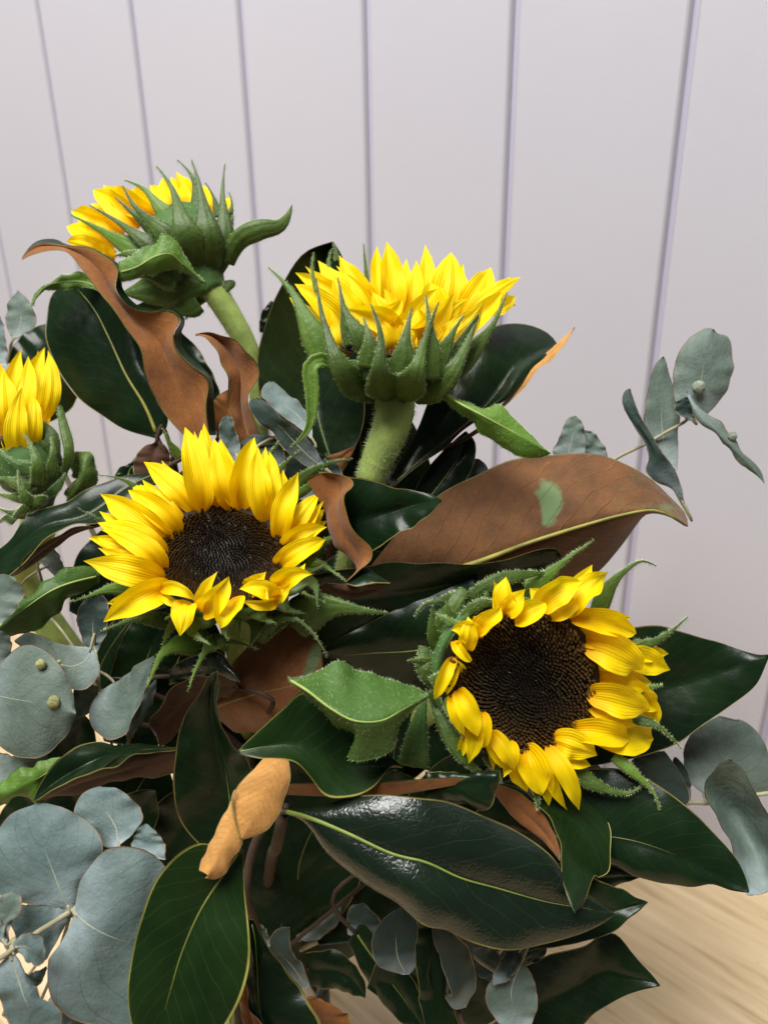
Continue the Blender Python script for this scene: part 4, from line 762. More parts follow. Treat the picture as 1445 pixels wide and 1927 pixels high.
mg(o, nd, [c('G', [(136, 1007), (200, 880), (270, 808), (345, 770), (500, 768), (760, 790)], [.322, .328, .350]), c('G', [(138, 1007), (260, 910), (400, 840), (560, 805), (760, 790)], [.322, .330, .350]), c('G', [(138, 1008), (250, 952), (400, 882), (560, 826), (760, 792)], [.318, .322, .348])], 'top', base=None, rib=False)
mg(o, nd, [c('G', [(145, 1006), (260, 940), (400, 866), (560, 808), (780, 775)], [.3195, .3235, .350]), c('G', [(150, 1011), (300, 972), (500, 930), (780, 880)], [.33, .338, .352])], 'bot', 'd', base=None, rib=False)
for L_, R_, d_ in [([(-30, 1120), (40, 1000), (160, 900), (330, 860)], [(60, 1180), (260, 1110), (350, 990), (335, 862)], .345), ([(20, 1020), (120, 900), (240, 720), (340, 640)], [(250, 1000), (380, 880), (400, 740), (345, 642)], .375), ([(200, 1200), (330, 1060), (480, 980), (640, 960)], [(300, 1320), (520, 1260), (640, 1120), (645, 962)], .36), ([(560, 1250), (600, 1080), (720, 960), (860, 900)], [(760, 1300), (900, 1180), (920, 1040), (865, 902)], .372)]:
    mg(o, nd, [c('G', L_, [d_, d_-.006]), c('G', R_, [d_+.006, d_-.004])], 'top', base=None, mr=.0003, cup=.003)
mg(o, nd, [c('G', [(450, 500), (560, 250), (700, 200)], [.37, .37]), c('G', [(700, 500), (760, 330), (705, 200)], [.375, .37])], 'top', base=0, mr=.0004)
mg(o, nd, [c('G', [(430, 760), (400, 500), (520, 280), (660, 160)], [.385, .385]), c('G', [(640, 800), (760, 560), (780, 330), (665, 160)], [.385, .385])], 'top', base=0)
mg(o, nd, [c('G', [(300, 1100), (330, 950), (480, 850), (650, 800)], [.38, .375]), c('G', [(560, 1250), (700, 1100), (720, 950), (655, 800)], [.38, .375])], 'top', base=0)

# left edge leaf
o, nd = sprig('magnolia_sprig', 'magnolia sprig with one long glossy leaf running under the petals toward the eucalyptus discs', 'sprig', (360, 1160, .41), MG)
mg(o, nd, [c('K', [(-260, 900), (0, 780), (100, 690), (170, 580), (250, 480), (400, 440), (540, 405), (700, 310), (900, 230), (1050, 188), (1300, 140)], [.368, .366, .37, .378]), c('K', [(-260, 1000), (0, 880), (200, 720), (400, 590), (620, 540), (800, 450), (1000, 300), (1300, 160)], [.37, .364, .366, .376]), c('K', [(-240, 1120), (-60, 1080), (80, 1000), (150, 920), (210, 830), (330, 740), (480, 660), (600, 605), (750, 596), (900, 540), (1100, 400), (1300, 180)], [.362, .354, .356, .37])], 'top', base=1, midmat='rim', mr=.0005, n=46)
mg(o, nd, [c('K', [(70, 1005), (155, 925), (215, 835), (335, 744), (485, 664), (605, 609), (760, 600)], [.3555, .3565, .36]), c('K', [(85, 1010), (200, 955), (330, 865), (450, 765), (580, 670), (770, 606)], [.364, .37, .365])], 'bot', 'd', base=1, rib=False, wavy=.0002)
mg(o, nd, [c('P', [(130, 1150), (150, 1040), (220, 980), (330, 960)], [.40, .40]), c('P', [(330, 1260), (400, 1150), (400, 1040), (335, 960)], [.40, .40])], 'top', base=0)
mg(o, nd, [c('P', [(165, 1300), (190, 1200), (260, 1130), (340, 1120)], [.39, .39]), c('P', [(330, 1420), (420, 1300), (410, 1180), (345, 1120)], [.39, .39])], 'top', base=0)

# front sprig
o, nd = sprig('magnolia_sprig', 'front magnolia sprig with large wrinkled dark leaf and folded tan leaf end', 'sprig', (532, 1530, .318), MG)
mg(o, nd, [c('H', [(640, 662), (760, 650), (900, 622), (1050, 606), (1200, 612)], [.316, .310, .304, .300])[:4].tolist()+c('I', [(0, 455), (100, 470), (250, 530), (400, 600), (520, 690), (600, 800), (700, 870), (800, 935)], [.300, .302, .306, .308, .311]).tolist(),
           c('H', [(640, 672), (750, 700), (900, 760), (1100, 850)], [.314, .305, .300, .296]).tolist()+c('I', [(0, 722), (150, 790), (300, 832), (500, 888), (650, 915), (801, 936)], [.295, .298, .304, .310]).tolist(),
           c('H', [(640, 682), (750, 725), (840, 850), (1000, 1000), (1100, 1060)], [.314, .310, .305, .300, .296]).tolist()+c('I', [(0, 990), (80, 1005), (180, 1055), (300, 1080), (430, 1083), (560, 1060), (680, 1020), (760, 975), (801, 938)], [.294, .296, .300, .305, .310]).tolist()], 'top', 'c', base=0, n=56, m=14, puff=.0035, mr=.0010, wavy=.0012)
mg(o, nd, [c('H', [(448, 427), (560, 322), (650, 238), (718, 178), (850, 220), (980, 340), (1130, 490)], [.306, .308, .314, .32]), c('H', [(449, 430), (560, 407), (690, 400), (800, 432), (900, 472), (1130, 491)], [.305, .309, .312, .318]), c('H', [(450, 433), (540, 455), (690, 475), (760, 545), (830, 603), (925, 614), (1020, 572), (1085, 490), (1132, 493)], [.305, .302, .300, .305, .316])], 'top', mt=None, base=1, crease=.7, mr=.00035, rimw=.0005) if False else \
    leaf(o, [c('H', [(448, 427), (560, 322), (650, 238), (718, 178), (850, 220), (980, 340), (1130, 490)], [.306, .308, .314, .32]), c('H', [(449, 430), (560, 407), (690, 400), (800, 432), (900, 472), (1130, 491)], [.305, .309, .312, .318]), c('H', [(450, 433), (540, 455), (690, 475), (760, 545), (830, 603), (925, 614), (1020, 572), (1085, 490), (1132, 493)], [.305, .302, .300, .305, .316])], 'top', ('mag_g', 'felt', 'rimb'), base=None, node=nd, crease=.7, mr=.00035, rimw=.0005, n=44)
mg(o, nd, [c('H', [(560, 455), (500, 520), (440, 590), (430, 650), (462, 788)], [.290, .284, .281, .2805]), c('H', [(610, 455), (590, 520), (550, 620), (510, 720), (464, 789)], [.2905, .2838, .2808, .2803]), c('H', [(662, 458), (669, 530), (645, 630), (600, 720), (540, 770), (466, 791)], [.292, .2870, .2840, .281])], 'bot', 't', base=None, rib=False, wavy=.0003, puff=0, crease=.25)
mg(o, nd, [c('H', [(446, 590), (400, 680), (345, 790), (308, 870), (294, 917)], [.2870, .2885, .2865, .281]), c('H', [(455, 690), (420, 760), (370, 860), (330, 935)], [.2815, .2820, .2812, .2800]), c('H', [(467, 778), (475, 800), (435, 870), (392, 936), (345, 953), (320, 948)], [.2815, .2835, .2835, .2805])], 'bot', 't', base=None, rib=False, wavy=.0003, puff=0, crease=.25)
tube('fold_ridge', c('H', [(444, 586), (434, 610), (431, 650), (446, 720), (464, 786)], [.2805, .2798, .2795, .2795, .2798]), [.0004, .0005, .0003], ['midrib_b'], o, n=20, sides=6)
leaf(o, [c('H', [(430, 825), (335, 808), (290, 804), (210, 845), (130, 940), (60, 1100), (12, 1300), (0, 1420), (15, 1548), (60, 1680), (130, 1760)], [.290, .284, .280, .278, .278]), c('H', [(465, 830), (390, 940), (300, 1080), (225, 1250), (180, 1400), (140, 1560), (130, 1765)], [.291, .288, .284, .281, .279]), c('H', [(475, 830), (482, 1000), (492, 1100), (506, 1250), (480, 1400), (410, 1548), (300, 1690), (135, 1768)], [.292, .288, .284, .282, .279])], 'top', ('mag_g', 'felt', 'rimb'), base=None, node=nd, crease=.5, puff=.0015, mr=.0006, rimw=.0005, midmat='rimb', n=44)
mg(o, nd, [c('H', [(490, 1120), (500, 1200), (508, 1270), (485, 1380), (550, 1548), (620, 1700)], [.312, .308, .305]), c('H', [(508, 1120), (525, 1200), (532, 1300), (560, 1548), (680, 1720)], [.314, .312, .308]), c('H', [(520, 1120), (600, 1250), (700, 1400), (800, 1548), (760, 1720)], [.312, .31, .306])], 'top', base=None, mr=.0006)
mg(o, nd, [c('H', [(475, 1365), (460, 1460), (490, 1600)], [.315, .315]), c('H', [(492, 1365), (530, 1450), (570, 1600)], [.315, .315])], 'bot', base=None, rib=False)
mg(o, nd, [c('H', [(690, 1560), (700, 1450), (760, 1438)], [.33, .33]), c('H', [(930, 1600), (900, 1510), (770, 1440)], [.335, .33])], 'bot', base=None, rib=False)
mg(o, nd, [c('I', [(308, 395), (400, 430), (480, 500), (540, 590), (563, 650), (572, 700)], [.336, .326, .314]), c('I', [(290, 430), (380, 545), (480, 620), (570, 720)], [.344, .336, .318])], 'bot', 'bot', base=None, rib=False, wavy=.0002)
leaf(o, [c('I', [(315, 392), (430, 432), (500, 500), (550, 600), (568, 690), (580, 780), (600, 870), (630, 938)], [.335, .325, .312, .304, .298]), c('I', [(450, 380), (560, 460), (640, 600), (650, 720), (640, 840), (631, 938)], [.345, .335, .320, .306, .298]), c('I', [(600, 370), (690, 420), (745, 490), (777, 580), (783, 650), (770, 760), (740, 786), (715, 780), (690, 830), (660, 905), (632, 938)], [.346, .338, .326, .312, .299])], 'top', ('mag_g', 'felt', 'rimb'), base=None, node=nd, crease=.4, n=44, mr=.0003)
mg(o, nd, [c('H', [(650, 560), (760, 556), (900, 570), (1100, 548), (1300, 535), (1450, 538)], [.314, .308, .306]), c('H', [(650, 605), (800, 612), (950, 615), (1100, 606), (1300, 575), (1452, 541)], [.316, .310, .307])], 'bot', base=None, rib=False, wavy=.0001, puff=0)
mg(o, nd, [c('I', [(0, 340), (100, 345), (200, 350), (290, 338), (310, 345)], [.313, .308, .306]), c('I', [(0, 420), (120, 400), (220, 385), (300, 360), (311, 350)], [.311, .305, .304]), c('I', [(0, 480), (160, 480), (240, 505), (285, 470), (310, 400), (312, 352)], [.314, .308, .304])], 'top', base=None, rib=False)

# right sprig
o, nd = sprig('magnolia_sprig', 'magnolia sprig of dark pointed leaves spreading over the wooden table toward the wall', 'sprig', (820, 1560, .40), MG)
mg(o, nd, [c('E', [(800, 470), (950, 392), (1050, 384), (1130, 403), (1280, 450), (1400, 487), (1450, 489)], [.372, .368, .362, .355]), c('E', [(750, 700), (1000, 612), (1150, 582), (1300, 540), (1451, 491)], [.375, .372, .364, .354]), c('E', [(780, 900), (980, 862), (1120, 810), (1200, 752), (1300, 682), (1400, 602), (1440, 520), (1452, 493)], [.372, .364, .356, .353])], 'top', base=0, crease=.9, rib=False, n=44)
mg(o, nd, [c('I', [(640, 330), (850, 335), (960, 385), (1080, 470), (1200, 580), (1290, 680), (1340, 760), (1364, 846)], [.345, .335, .326, .322]), c('I', [(600, 600), (860, 630), (1050, 690), (1200, 760), (1300, 820), (1364, 849)], [.34, .330, .324, .320]), c('I', [(600, 670), (790, 735), (900, 782), (1000, 816), (1100, 832), (1200, 816), (1290, 842), (1364, 852)], [.345, .332, .325, .320])], 'top', base=0, mr=.0005, midmat='rim', n=44, puff=.002)
mg(o, nd, [c('I', [(500, 820), (620, 780), (730, 795), (830, 845), (937, 890)], [.325, .322, .322]), c('I', [(400, 1110), (560, 1080), (650, 1065), (780, 1020), (870, 960), (938, 895)], [.325, .320, .321])], 'top', base=0, rib=False, cup=.004)
mg(o, nd, [c('I', [(560, 730), (700, 720), (800, 740), (900, 785)], [.35, .345]), c('I', [(560, 900), (700, 880), (800, 830), (905, 788)], [.35, .345])], 'top', base=0, rib=False)
mg(o, nd, [c('I', [(380, 1180), (600, 1090), (800, 1030), (870, 1110), (950, 1190), (990, 1243)], [.345, .338, .335]), c('I', [(330, 1560), (600, 1460), (720, 1360), (830, 1295), (910, 1265), (991, 1247)], [.345, .338, .334])], 'top', base=0, rib=False, cup=.004)
mg(o, nd, [c('M', [(940, 420), (930, 620), (950, 800), (980, 960)], [.345, .34]), c('M', [(1130, 400), (1100, 640), (1130, 840), (1180, 980)], [.35, .345])], 'top', base=0, mr=.0003)
mg(o, nd, [c('M', [(560, 500), (640, 660), (720, 800), (860, 940), (1000, 1000)], [.39, .38]), c('M', [(640, 380), (800, 560), (940, 740), (1000, 1000)], [.39, .38])], 'top', base=0)
mg(o, nd, [c('M', [(340, 740), (480, 760), (600, 790), (655, 806)], [.40, .395]), c('M', [(330, 560), (500, 550), (600, 620), (655, 730), (658, 804)], [.40, .395])], 'top', base=0, rib=False)
# inner leaves that close the heart of the bouquet
for L_, R_, d_ in [([(430, 1800), (400, 1600), (480, 1450), (600, 1380)], [(620, 1760), (700, 1600), (700, 1450), (610, 1380)], .40), ([(600, 1780), (560, 1640), (620, 1520), (740, 1450)], [(800, 1760), (860, 1620), (820, 1500), (745, 1450)], .405), ([(760, 1700), (740, 1560), (820, 1440), (940, 1380)], [(980, 1700), (1040, 1560), (1020, 1440), (945, 1380)], .395),
                   ([(560, 1460), (540, 1340), (640, 1240), (760, 1200)], [(760, 1480), (860, 1380), (840, 1270), (765, 1200)], .40), ([(740, 1430), (760, 1330), (840, 1260), (960, 1240)], [(900, 1480), (1020, 1400), (1020, 1300), (965, 1240)], .39), ([(380, 1480), (360, 1340), (440, 1240), (540, 1200)], [(560, 1500), (640, 1380), (620, 1270), (545, 1200)], .41),
                   ([(690, 1860), (740, 1760), (860, 1700), (980, 1700)], [(830, 1960), (960, 1900), (1010, 1800), (985, 1700)], .375), ([(300, 1600), (330, 1480), (420, 1420), (520, 1400)], [(430, 1740), (540, 1640), (560, 1500), (525, 1400)], .415), ([(880, 1620), (900, 1520), (1000, 1450), (1120, 1440)], [(1060, 1720), (1180, 1620), (1190, 1520), (1125, 1440)], .385), ([(480, 1860), (470, 1760), (540, 1680), (640, 1640)], [(600, 1830), (690, 1780), (700, 1700), (645, 1640)], .43)]:
    mg(o, nd, [c('P', L_, [d_+.01, d_]), c('P', R_, [d_+.014, d_])], 'top', base=None, mr=.0003, cup=.004)

# ------------------------------------------------------------------ eucalyptus sprigs
EG = 'eucalyptus sprigs in the bouquet'
def eu(o, node, curves, mt='euc', **k):
    kw = dict(wavy=.0008, thick=.0004, rimw=.0003, mr=.0004, midmat='euc_rib', petmat='euc_stem', petr=.0006, teeth=.0004, crease=.2, base=0, n=30); kw.update(k)
    return leaf(o, curves, 'top', (mt, mt, 'euc_rim'), node=node, **kw)
def gall(o, fr, p, d, r_, mt='gall'):
    P = W(*px(fr, p), d); r_ = r_/FR[fr][2]*d/F; vs, fs = [], []; A_, B_ = 12, 7
    for i in range(B_):
        t = math.pi*i/(B_-1)
        for j in range(A_):
            a = 2*math.pi*j/A_; k = r_*(.9+.2*rng.random()); vs.append(P+RT*k*math.sin(t)*math.cos(a)+UP*k*math.sin(t)*math.sin(a)-FW*k*.6*math.cos(t))
    for i in range(B_-1):
        for j in range(A_): q_ = (j+1) % A_; fs.append((i*A_+j, i*A_+q_, (i+1)*A_+q_, (i+1)*A_+j))
    mesh('gall', vs, fs, [mt], o)
def twig(o, fr, pts, d, r_=.0009): tube('twig', c(fr, pts, d), [r_, r_*.85], ['euc_stem'], o, n=20, sides=8)
def esprig(label, node): return sprig('eucalyptus_sprig', label, 'sprig', node, EG, 'euc_stem', (.0014, .0018, .0022))

o, nd = esprig('thin eucalyptus sprig with oval grey-green leaves and a gall standing out against the wall', (1110, 905, .40))
twig(o, 'C', [(480, 1000), (600, 890), (780, 800), (900, 730), (1000, 672), (1060, 600)], [.40, .398, .395, .392], .0010)
t1 = W(*px('C', (1055, 610)), .392); t2 = W(*px('C', (800, 790)), .3955)
eu(o, t1, [c('C', [(1045, 655), (945, 588), (923, 470), (945, 330), (1020, 212), (1090, 172), (1125, 166)], [.394, .392, .396]), c('C', [(1060, 650), (1075, 480), (1100, 320), (1140, 172)], [.393, .388, .393]), c('C', [(1090, 655), (1190, 560), (1240, 430), (1257, 300), (1228, 220), (1170, 200), (1150, 175)], [.394, .394, .396])], 'euc_g')
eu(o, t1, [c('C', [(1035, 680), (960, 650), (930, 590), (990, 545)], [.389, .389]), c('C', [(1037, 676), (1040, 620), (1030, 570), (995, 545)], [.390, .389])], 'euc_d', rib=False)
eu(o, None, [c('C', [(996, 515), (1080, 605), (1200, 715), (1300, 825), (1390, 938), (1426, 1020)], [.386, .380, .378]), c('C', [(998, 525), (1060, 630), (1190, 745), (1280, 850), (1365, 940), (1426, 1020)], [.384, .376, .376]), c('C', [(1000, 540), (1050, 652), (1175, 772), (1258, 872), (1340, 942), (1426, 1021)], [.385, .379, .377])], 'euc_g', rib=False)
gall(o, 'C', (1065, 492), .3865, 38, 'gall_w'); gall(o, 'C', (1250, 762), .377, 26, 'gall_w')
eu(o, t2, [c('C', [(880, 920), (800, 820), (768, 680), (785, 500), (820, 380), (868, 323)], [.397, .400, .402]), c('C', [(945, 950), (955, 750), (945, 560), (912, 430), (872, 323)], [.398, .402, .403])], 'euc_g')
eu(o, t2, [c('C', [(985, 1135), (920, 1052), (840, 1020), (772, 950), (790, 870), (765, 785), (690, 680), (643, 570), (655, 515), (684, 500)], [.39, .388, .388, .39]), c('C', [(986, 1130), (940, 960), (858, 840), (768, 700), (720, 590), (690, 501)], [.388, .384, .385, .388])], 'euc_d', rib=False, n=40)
t3 = W(*px('C', (430, 900)), .40)
eu(o, t3, [c('C', [(300, 880), (262, 850), (290, 790), (320, 715), (345, 665), (383, 650)], [.40, .40]), c('C', [(440, 880), (442, 780), (425, 690), (390, 650)], [.398, .40])], 'euc_g')
eu(o, t3, [c('C', [(430, 880), (425, 800), (432, 728)], [.405, .405]), c('C', [(570, 890), (540, 810), (490, 745), (440, 727)], [.405, .405])], 'euc_g', rib=False)

o, nd = esprig('eucalyptus sprig with large pale rounded leaf above the corner of the table', (1130, 1530, .385))
twig(o, 'O', [(600, 850), (910, 772), (1040, 775), (1200, 745), (1380, 716), (1500, 700)], [.385, .382, .378], .0012)
t1 = W(*px('O', (1025, 775)), .381)
eu(o, t1, [c('O', [(1008, 715), (892, 605), (866, 400), (950, 265), (1110, 173)], [.385, .392, .398]), c('O', [(1020, 715), (1100, 550), (1200, 400), (1220, 200)], [.384, .386, .395]), c('O', [(1035, 720), (1250, 760), (1450, 690), (1445, 430), (1380, 290), (1300, 222), (1230, 195)], [.385, .389, .396])], 'euc_g')
eu(o, t1, [c('O', [(1300, 1412), (1240, 1200), (1150, 1000), (1060, 840), (1018, 700), (1040, 590), (1110, 500), (1180, 469)], [.352, .362, .372, .368, .362]), c('O', [(1320, 1411), (1360, 1150), (1240, 880), (1190, 700), (1184, 469)], [.352, .368, .378, .374, .362]), c('O', [(1340, 1410), (1480, 1350), (1500, 1000), (1400, 760), (1330, 640), (1240, 515), (1190, 469)], [.352, .352, .358, .362, .362])], 'euc_g', rib=False, n=44, crease=.1, base=None)
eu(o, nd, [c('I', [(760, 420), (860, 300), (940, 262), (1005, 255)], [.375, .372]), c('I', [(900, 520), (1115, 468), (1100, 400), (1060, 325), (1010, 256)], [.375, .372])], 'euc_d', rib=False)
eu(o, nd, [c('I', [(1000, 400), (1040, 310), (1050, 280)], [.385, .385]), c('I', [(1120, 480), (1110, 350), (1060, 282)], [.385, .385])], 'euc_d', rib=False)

o, nd = esprig('eucalyptus sprig with paired long grey leaves between the upright sunflower and the brown leaf', (500, 870, .40))
twig(o, 'L', [(200, 700), (340, 607), (420, 560), (500, 528), (580, 468)], [.385, .38, .377], .0009)
t1 = W(*px('L', (500, 530)), .378)
eu(o, t1, [c('L', [(720, 570), (560, 430), (430, 335), (352, 265), (362, 185), (400, 150), (432, 143)], [.376, .38, .386]), c('L', [(725, 560), (705, 400), (620, 300), (520, 210), (436, 143)], [.376, .384, .388])], 'euc')
eu(o, t1, [c('L', [(780, 790), (640, 740), (500, 600), (430, 512), (330, 442), (275, 350), (268, 290), (322, 265)], [.372, .373, .374, .378]), c('L', [(796, 730), (720, 590), (600, 480), (500, 400), (400, 305), (325, 264)], [.372, .366, .368, .374])], 'euc_d')
eu(o, nd, [c('L', [(165, 730), (70, 620), (44, 500), (68, 420), (108, 392)], [.375, .378]), c('L', [(205, 660), (200, 590), (165, 500), (142, 410), (112, 392)], [.374, .378])], 'euc_d', rib=False)
eu(o, nd, [c('L', [(300, 830), (210, 700), (198, 600), (260, 545), (350, 530)], [.382, .385]), c('L', [(520, 820), (525, 690), (480, 580), (420, 540), (355, 530)], [.382, .385])], 'euc_d', rib=False)
eu(o, nd, [c('P', [(520, 940), (500, 870), (560, 840)], [.392, .392]), c('P', [(640, 940), (640, 880), (565, 840)], [.392, .392])], 'euc_d', rib=False)
eu(o, nd, [c('B', [(840, 1200), (880, 1100), (960, 1035), (1000, 1030)], [.40, .40]), c('B', [(960, 1200), (1040, 1120), (1035, 1060), (1003, 1030)], [.40, .40])], 'euc', rib=False)

o, nd = esprig('small eucalyptus leaves against the wall above the sunflower with long upright petals', (40, 700, .43))
eu(o, nd, [c('J', [(100, 415), (48, 270), (62, 140), (140, 27)], [.43, .432]), c('J', [(120, 415), (275, 310), (282, 225), (228, 110), (143, 27)], [.43, .432])], 'bract_l' if False else 'euc_g')
eu(o, nd, [c('J', [(-60, 600), (-80, 400), (-40, 250), (0, 230)], [.42, .42]), c('J', [(60, 620), (50, 450), (30, 320), (2, 230)], [.42, .42])], 'euc')
twig(o, 'J', [(60, 600), (90, 450), (130, 300)], [.432, .432], .0008)

o, nd = esprig('eucalyptus sprig with flat blue-grey discs and yellow galls under the green sunflower leaf', (165, 1260, .36))
twig(o, 'G', [(450, 700), (420, 560), (395, 500)], [.355, .352], .0009); twig(o, 'K', [(240, 800), (300, 920), (340, 1050)], [.378, .376], .0008)
eu(o, nd, [c('G', [(-70, 270), (-120, 170), (-60, 80), (20, 68)], [.325, .325]), c('G', [(0, 275), (70, 210), (97, 130), (60, 82), (22, 68)], [.325, .325])], 'euc_g')
eu(o, nd, [c('G', [(-60, 540), (20, 420), (105, 358), (200, 390), (290, 520), (313, 640)], [.330, .327, .326]), c('G', [(-60, 560), (60, 585), (200, 610), (313, 645)], [.330, .323, .324]), c('G', [(-60, 600), (-20, 760), (60, 818), (170, 820), (265, 750), (313, 652)], [.330, .328, .327])], 'euc_g', base=0)
gall(o, 'G', (222, 597), .3225, 28); gall(o, 'G', (168, 440), .3245, 22); gall(o, 'G', (243, 432), .336, 11)
eu(o, nd, [c('G', [(372, 372), (230, 348), (120, 308), (60, 342)], [.345, .342, .34]), c('G', [(380, 375), (412, 470), (350, 545), (260, 530), (150, 430), (62, 348)], [.345, .340, .336, .338])], 'euc_g', base=0)
eu(o, nd, [c('G', [(395, 400), (345, 350), (318, 250), (350, 165)], [.355, .36]), c('G', [(400, 398), (440, 300), (450, 205), (425, 150)], [.355, .36])], 'euc_d')
eu(o, nd, [c('G', [(430, 552), (375, 525), (310, 548), (300, 600)], [.35, .345]), c('G', [(430, 562), (370, 640), (300, 672), (298, 605)], [.35, .346])], 'euc_g', rib=False)
eu(o, nd, [c('G', [(420, 545), (500, 500), (570, 440), (642, 402)], [.347, .343, .345]), c('G', [(400, 570), (368, 650), (385, 710), (450, 752), (525, 725), (570, 620), (612, 500), (642, 405)], [.347, .34, .338, .344])], 'euc_g', rib=False)
eu(o, nd, [c('G', [(520, 750), (560, 640), (610, 540), (645, 500)], [.352, .352]), c('G', [(540, 752), (590, 680), (635, 590), (648, 502)], [.352, .352])], 'euc_g', rib=False)
eu(o, nd, [c('G', [(-30, 790), (80, 825), (190, 800)], [.34, .34]), c('G', [(-30, 960), (100, 920), (195, 850), (193, 805)], [.34, .34])], 'euc_g', rib=False)
eu(o, nd, [c('G', [(-60, 440), (-50, 330), (0, 300)], [.338, .338]), c('G', [(0, 460), (52, 390), (40, 330), (5, 300)], [.338, .338])], 'euc_g', rib=False)
eu(o, nd, [c('K', [(290, 860), (350, 770), (420, 760)], [.38, .38]), c('K', [(450, 1010), (530, 960), (480, 850), (425, 762)], [.38, .38])], 'euc_g', rib=False)
sl = [c('G', [(260, 822), (160, 848), (60, 890), (-40, 960)], [.328, .326, .324]), c('G', [(255, 830), (180, 900), (80, 950), (-40, 990)], [.328, .322, .322]), c('G', [(250, 850), (170, 985), (80, 1000), (-40, 1050)], [.33, .328, .325])]
o9, G9, N9 = leaf(f5['o'], sl, 'top', ('sleaf_l', 'sleaf_l', 'sleaf_l'), midmat='sstem', mr=.0004, teeth=.0005, wavy=.0014)

o, nd = esprig('eucalyptus sprig of broad blue-green veined discs joined at a pale node', (134, 1718, .300))
twig(o, 'G', [(290, 1466), (220, 1510), (145, 1557), (60, 1630)], [.2935, .289, .286], .0011); twig(o, 'G', [(60, 1612), (20, 1645), (-60, 1690)], [.279, .277], .0010)
n1 = W(*px('G', (295, 1466)), .2945)
eu(o, n1, [c('G', [(275, 1452), (90, 1432), (-20, 1380), (-40, 1200), (20, 1080), (150, 1018)], [.296, .298, .304]), c('G', [(290, 1455), (230, 1330), (180, 1180), (165, 1017)], [.295, .294, .303]), c('G', [(303, 1452), (332, 1380), (392, 1270), (427, 1190), (380, 1108), (270, 1038), (180, 1017)], [.296, .298, .305])], 'euc', n=36)
eu(o, n1, [c('G', [(308, 1462), (335, 1345), (415, 1222), (525, 1195), (650, 1240), (735, 1400), (735, 1560)], [.2935, .293, .298, .302]), c('G', [(310, 1472), (400, 1540), (540, 1590), (735, 1575)], [.293, .288, .292, .301]), c('G', [(302, 1485), (255, 1590), (190, 1670), (205, 1790), (300, 1895), (470, 1940), (620, 1900), (720, 1740), (735, 1590)], [.2935, .290, .292, .298])], 'euc', n=40, wavy=.0011)
eu(o, n1, [c('G', [(292, 1458), (180, 1438), (90, 1440), (38, 1500)], [.2955, .293, .292]), c('G', [(290, 1485), (215, 1620), (180, 1672), (100, 1610), (40, 1515)], [.2955, .294, .291, .292])], 'euc', rib=False, n=30)
eu(o, nd, [c('G', [(480, 1205), (400, 1180), (308, 1060), (330, 988), (405, 948)], [.305, .31, .315]), c('G', [(500, 1185), (560, 1130), (592, 1080), (550, 1000), (490, 958), (415, 948)], [.305, .31, .315])], 'euc')
eu(o, nd, [c('G', [(560, 1230), (545, 1185), (570, 1118), (602, 1102)], [.305, .31]), c('G', [(685, 1250), (678, 1180), (642, 1130), (608, 1102)], [.305, .31])], 'euc', rib=False)
n2 = W(*px('G', (45, 1622)), .2795)
eu(o, n2, [c('G', [(52, 1602), (95, 1555), (150, 1556), (187, 1610)], [.280, .279]), c('G', [(58, 1622), (110, 1662), (165, 1690), (190, 1640), (188, 1615)], [.280, .279])], 'euc', n=20)
eu(o, n2, [c('G', [(62, 1640), (118, 1740), (150, 1800), (190, 1830), (252, 1880), (240, 1960)], [.280, .279, .28]), c('G', [(45, 1645), (80, 1760), (130, 1870), (200, 1980)], [.279, .276, .279]), c('G', [(25, 1650), (-40, 1750), (0, 1860), (60, 1960), (150, 2010)], [.280, .278, .28])], 'euc', n=30)
eu(o, n2, [c('G', [(20, 1620), (-10, 1500), (5, 1400), (45, 1383)], [.283, .286]), c('G', [(45, 1600), (40, 1520), (92, 1450), (80, 1400), (50, 1383)], [.283, .286])], 'euc_g', rib=False)
eu(o, n2, [c('G', [(20, 1600), (-40, 1570), (-60, 1480)], [.281, .284]), c('G', [(30, 1590), (10, 1520), (-50, 1470)], [.281, .284])], 'euc', rib=False)
eu(o, nd, [c('G', [(60, 1700), (130, 1720), (190, 1690)], [.30, .30]), c('G', [(100, 1790), (160, 1770), (195, 1700)], [.30, .30])], 'euc_d', rib=False)
eu(o, nd, [c('G', [(200, 1830), (240, 1800), (330, 1880)], [.33, .33]), c('G', [(200, 1960), (300, 1990), (340, 1900)], [.33, .33])], 'euc_d', rib=False)
eu(o, nd, [c('G', [(270, 1940), (330, 1880), (400, 1870)], [.31, .31]), c('G', [(280, 2000), (400, 1990), (420, 1900)], [.31, .31])], 'euc_d', rib=False)

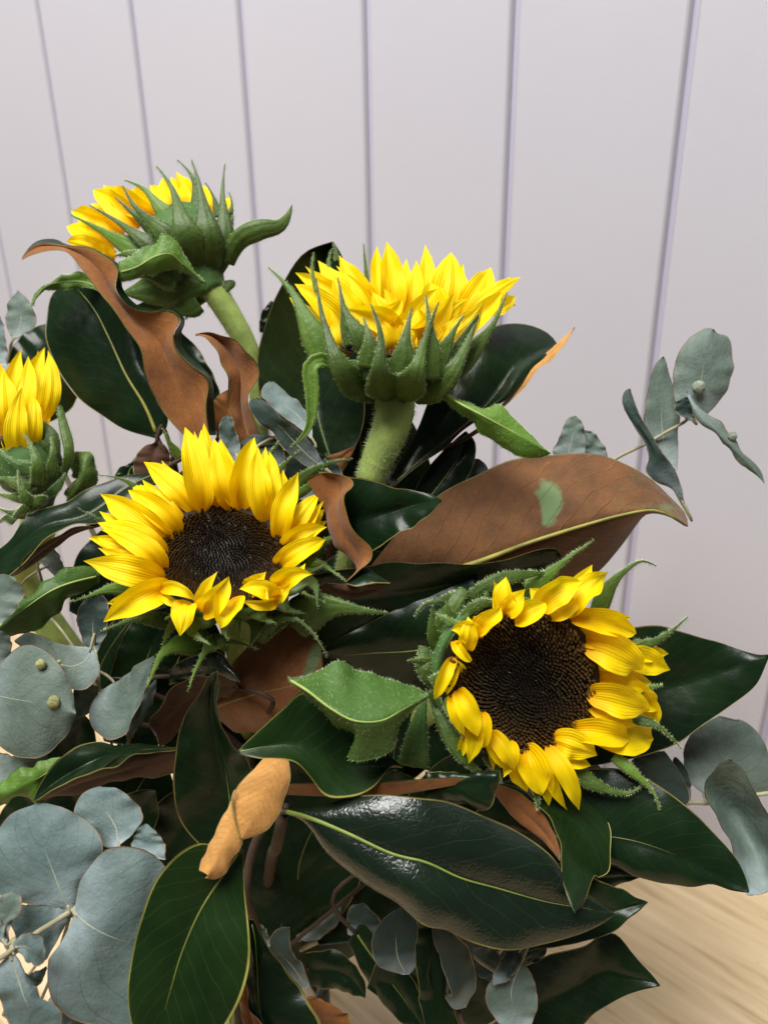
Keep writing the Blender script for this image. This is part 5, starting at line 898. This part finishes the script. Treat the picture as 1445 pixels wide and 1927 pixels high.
o, nd = esprig('shaded eucalyptus sprig hanging under the wrinkled front leaf, one pale oval leaf lowest', (920, 1820, .345))
twig(o, 'I', [(60, 1050), (160, 1090), (240, 1150), (310, 1195)], [.345, .338, .33], .0009)
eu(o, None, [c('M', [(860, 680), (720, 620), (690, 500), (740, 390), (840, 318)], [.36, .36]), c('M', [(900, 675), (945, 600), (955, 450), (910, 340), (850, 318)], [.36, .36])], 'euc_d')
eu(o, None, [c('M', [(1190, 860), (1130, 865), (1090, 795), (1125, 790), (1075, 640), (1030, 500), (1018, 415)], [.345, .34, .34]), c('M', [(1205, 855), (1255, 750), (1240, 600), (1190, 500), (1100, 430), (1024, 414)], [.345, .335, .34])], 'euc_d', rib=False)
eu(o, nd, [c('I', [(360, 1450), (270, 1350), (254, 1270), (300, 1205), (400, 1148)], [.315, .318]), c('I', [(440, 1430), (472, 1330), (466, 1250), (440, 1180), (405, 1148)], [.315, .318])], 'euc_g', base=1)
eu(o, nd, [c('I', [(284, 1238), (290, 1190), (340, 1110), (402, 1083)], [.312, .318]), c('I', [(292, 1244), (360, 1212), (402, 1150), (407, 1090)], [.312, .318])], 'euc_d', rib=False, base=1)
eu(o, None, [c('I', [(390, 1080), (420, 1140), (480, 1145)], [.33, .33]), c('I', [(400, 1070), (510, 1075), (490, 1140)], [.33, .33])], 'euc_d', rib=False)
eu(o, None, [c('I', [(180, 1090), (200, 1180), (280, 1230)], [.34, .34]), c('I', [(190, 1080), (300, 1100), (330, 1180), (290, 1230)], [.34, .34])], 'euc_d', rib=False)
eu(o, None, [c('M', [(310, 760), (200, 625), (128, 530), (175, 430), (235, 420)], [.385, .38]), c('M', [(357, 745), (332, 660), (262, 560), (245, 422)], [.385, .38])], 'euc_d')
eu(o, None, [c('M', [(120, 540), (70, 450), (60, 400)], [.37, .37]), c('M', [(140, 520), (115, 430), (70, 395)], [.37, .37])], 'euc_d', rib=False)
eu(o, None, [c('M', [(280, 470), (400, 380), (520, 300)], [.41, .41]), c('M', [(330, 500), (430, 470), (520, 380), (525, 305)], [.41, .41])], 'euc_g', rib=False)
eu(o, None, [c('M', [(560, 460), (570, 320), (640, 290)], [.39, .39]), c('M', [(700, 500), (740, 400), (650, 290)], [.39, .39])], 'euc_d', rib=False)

# remaining bare petiole of the front sprig, seen running down
tube('petiole', c('H', [(660, 655), (600, 690), (545, 760), (505, 870), (490, 1020), (520, 1120), (560, 1300)], [.318, .322, .326, .328, .33, .335, .35]), [.0017, .0019, .0022], ['wood'], bpy.data.objects['magnolia_sprig.005'], n=36)
print('tris', sum(len(o.data.loop_triangles) or len(o.data.polygons)*2 for o in bpy.data.objects if o.type == 'MESH'))
